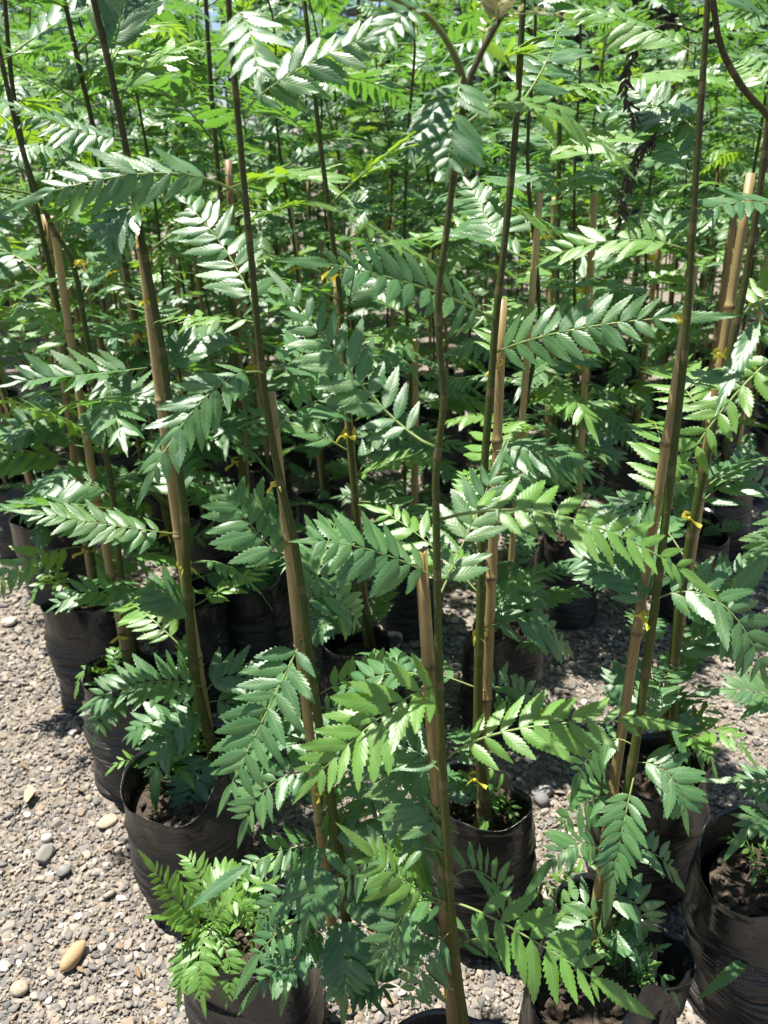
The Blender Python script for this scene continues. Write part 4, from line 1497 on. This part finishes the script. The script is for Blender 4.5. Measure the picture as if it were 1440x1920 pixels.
# ------------------------------------------------------------------ gravel
def pebble_cloud():
    g = np.random.RandomState(21)
    shapes = {}
    for sub in (0, 1):
        iv, jf = ico(sub)
        sh_ = []
        for k in range(14):
            q = g.uniform(-1, 1, (5, 3))
            off = sum(np.clip(iv @ nrm(a), -.3, 1) * g.uniform(-.18, .20) for a in q)
            # a few knapped flats
            vv = iv * (1 + off)[:, None]
            for _ in range(5):
                a = nrm(g.uniform(-1, 1, 3))
                d = vv @ a
                cut = g.uniform(.38, .8)
                vv = vv - np.clip(d - cut, 0, None)[:, None] * a
            sh_.append(vv)
        shapes[sub] = (np.array(sh_), jf)
    out_v, out_f, out_t, out_s = [], [], [], []
    base = 0
    bags = np.array(ALL_BAGS)

    def scatter(sub, count, ymin, ymax, lo, hi, zoff):
        nonlocal base
        y = ymin * (ymax / ymin) ** g.uniform(0, 1, count * 2)
        x = g.uniform(-1, 1, count * 2) * (y * .62 + .25)
        P = np.stack([x, y, np.zeros_like(x)], 1)
        v = P - CAM
        z = v @ FWD
        u = 720 + F_PX * (v @ RGT) / z
        ww = 960 - F_PX * (v @ UPV) / z
        ok = (u > -90) & (u < 1530) & (ww < 2080)
        for bx, by, br in bags:
            ok &= (P[:, 0] - bx) ** 2 + (P[:, 1] - by) ** 2 > (br * .88) ** 2
        P = P[ok][:count]
        n = len(P)
        sz = lo * (hi / lo) ** (g.uniform(0, 1, n) ** 2.1)
        sc = np.stack([sz * g.uniform(.8, 1.25, n), sz * g.uniform(.6, 1.0, n), sz * g.uniform(.28, .55, n)], 1) * .5
        S, jf = shapes[sub]
        V = S[g.randint(0, len(S), n)] * sc[:, None, :]
        a = g.uniform(0, 6.28, n)
        t1, t2 = g.normal(0, .28, n), g.normal(0, .28, n)
        ca, sa = np.cos(a), np.sin(a)
        Rz = np.zeros((n, 3, 3)); Rz[:, 0, 0] = ca; Rz[:, 0, 1] = -sa; Rz[:, 1, 0] = sa; Rz[:, 1, 1] = ca; Rz[:, 2, 2] = 1
        Rx = np.zeros((n, 3, 3)); Rx[:, 0, 0] = 1; Rx[:, 1, 1] = np.cos(t1); Rx[:, 1, 2] = -np.sin(t1); Rx[:, 2, 1] = np.sin(t1); Rx[:, 2, 2] = np.cos(t1)
        Ry = np.zeros((n, 3, 3)); Ry[:, 1, 1] = 1; Ry[:, 0, 0] = np.cos(t2); Ry[:, 0, 2] = np.sin(t2); Ry[:, 2, 0] = -np.sin(t2); Ry[:, 2, 2] = np.cos(t2)
        RR = Rz @ Rx @ Ry
        V = np.einsum('nij,nvj->nvi', RR, V)
        P[:, 2] = sc[:, 2] * g.uniform(.15, .85, n) + zoff * g.uniform(0, 1, n)
        V += P[:, None]
        k = V.shape[1]
        F = jf[None] + (base + np.arange(n) * k)[:, None, None]
        out_v.append(V.reshape(-1, 3))
        out_f.append(F.reshape(-1, 3))
        out_t.append(np.repeat(g.uniform(0, 1, n), k))
        out_s.append(np.repeat(g.uniform(0, 1, n) < .5, len(jf)))
        base += n * k

    scatter(1, 13500, .45, 1.9, .009, .026, .003)
    scatter(0, 34000, .45, 1.9, .0035, .012, .006)
    scatter(0, 15000, 1.7, 4.5, .011, .036, .006)
    V, F, T = np.vstack(out_v), np.vstack(out_f), np.concatenate(out_t)
    me = bpy.data.meshes.new('gravel')
    me.vertices.add(len(V)); me.vertices.foreach_set('co', V.astype(np.float32).ravel())
    me.loops.add(len(F) * 3); me.loops.foreach_set('vertex_index', F.astype(np.int32).ravel())
    me.polygons.add(len(F)); me.polygons.foreach_set('loop_start', np.arange(0, len(F) * 3, 3, dtype=np.int32))
    me.polygons.foreach_set('use_smooth', np.concatenate(out_s))
    at = me.attributes.new('tone', 'FLOAT', 'POINT')
    at.data.foreach_set('value', T.astype(np.float32))
    me.materials.append(M['pebble'])
    me.update()
    me.validate()
    return me


tag(link('gravel', pebble_cloud()), 'grey and tan river gravel covering the path', None, kind='stuff')


def litter():
    r = np.random.RandomState(5)
    mb = MB()
    k = 0
    while k < 190:
        y = .5 * (3.2 / .5) ** r.uniform()
        x = r.uniform(-1, 1) * (y * .6 + .2)
        if any(math.hypot(x - b[0], y - b[1]) < b[2] for b in ALL_BAGS):
            continue
        k += 1
        gg = leaflet_geo(4, r.uniform(.10, .22), r.uniform(.3, 1.4), r.uniform(-.5, .3), k, 1.0, .06)
        a, t1 = r.uniform(0, 6.28), r.uniform(-.4, .4)
        Rm = np.array(Matrix.Rotation(a, 3, 'Z') @ Matrix.Rotation(t1, 3, 'X'))
        mb.add((gg[0] * r.uniform(.012, .034)) @ Rm.T + [x, y, r.uniform(.010, .018)], gg[1], gg[2])
    return mb.mesh('leaf_litter', 'litter')


M['litter'] = plain('dead_leaf_bits', (0.24, 0.165, 0.085), 0.8, 60, .45)
tag(link('leaf_litter', litter()), 'small brown dead leaf scraps strewn over the gravel', None, kind='stuff')


def stone(label, px, size, col, seed, rot=0.0):
    r = np.random.RandomState(seed)
    iv, jf = ico(2)
    vv = iv * (1 + sum(np.clip(iv @ nrm(r.uniform(-1, 1, 3)), -.2, 1) * r.uniform(-.12, .14) for _ in range(4)))[:, None]
    for _ in range(4):
        a = nrm(r.uniform(-1, 1, 3))
        vv = vv - np.clip(vv @ a - r.uniform(.6, .85), 0, None)[:, None] * a
    vv = vv * np.array(size) * .5
    me = build_mesh('stone', vv, [tuple(x) for x in jf], pebble_mat('stone_face', (*col, 1)))
    p = atz(*px, 0.0)
    o = link('stone', me, None, (p[0], p[1], size[2] * .33 + .006))
    o.rotation_euler = (0, 0, rot)
    tag(o, label, 'stone')


stone('largest orange-tan stone lying on the open gravel', (142, 1805), (.030, .062, .034), (.50, .32, .15), 1, -.45)
stone('long smooth grey pebble on the path gravel', (85, 1612), (.032, .055, .026), (.23, .22, .20), 2, -.2)
stone('small bright white pebble above the long grey one', (90, 1578), (.024, .022, .018), (.62, .60, .55), 3)
stone('flat cream stone beside the fourth path-side bag', (18, 1172), (.052, .044, .022), (.60, .52, .40), 4, .3)
stone('round grey pebble right of the long grey one', (122, 1642), (.028, .026, .022), (.22, .22, .22), 5)
stone('tan flat stone near the second path-side bag', (204, 1548), (.046, .034, .018), (.50, .39, .26), 6, .4)
stone('pale slate pebble near the black bag behind the middle plant', (1020, 1490), (.050, .026, .020), (.30, .30, .30), 7, .1)
stone('dark round pebble under the slate one', (1014, 1508), (.034, .034, .026), (.16, .16, .17), 8)
stone('yellowish stone with a dark end far down the path', (40, 1860), (.034, .030, .02), (.40, .33, .24), 9)

# a fallen dry leaf and a few weeds in the gravel
g = leaflet_geo(9, .22, .5, -.2, 5, .6)
p = atz(60, 1488, 0)
o = link('fallen_leaf', build_mesh('fallen_leaf', g[0] * .055, g[1], 'dry_leaf', g[2]), None, (p[0], p[1], .022))
o.rotation_euler = (.2, .1, -1.2)
tag(o, 'single dry straw-coloured leaf fallen on the path gravel', 'leaf')
for label, px, sc in (('feathery green weed in the gravel left of the leaning cane', (1045, 1695), 1.1),
                      ('small weed sprouting in the open gravel patch behind the bent stem', (780, 945), 1.0),
                      ('low weed in gravel at the foot of the middle plant', (760, 1750), 1.2),
                      ('weed tuft in the gravel beside the deep-shaded bag', (640, 1290), 1.2)):
    p = atz(*px, 0)
    o = link('weed', WEEDS[rnd.randrange(4)], None, (p[0], p[1], .012))
    o.scale = (sc, sc, sc)
    o.rotation_euler = (0, 0, rnd.uniform(0, 6))
    tag(o, label, 'weed')
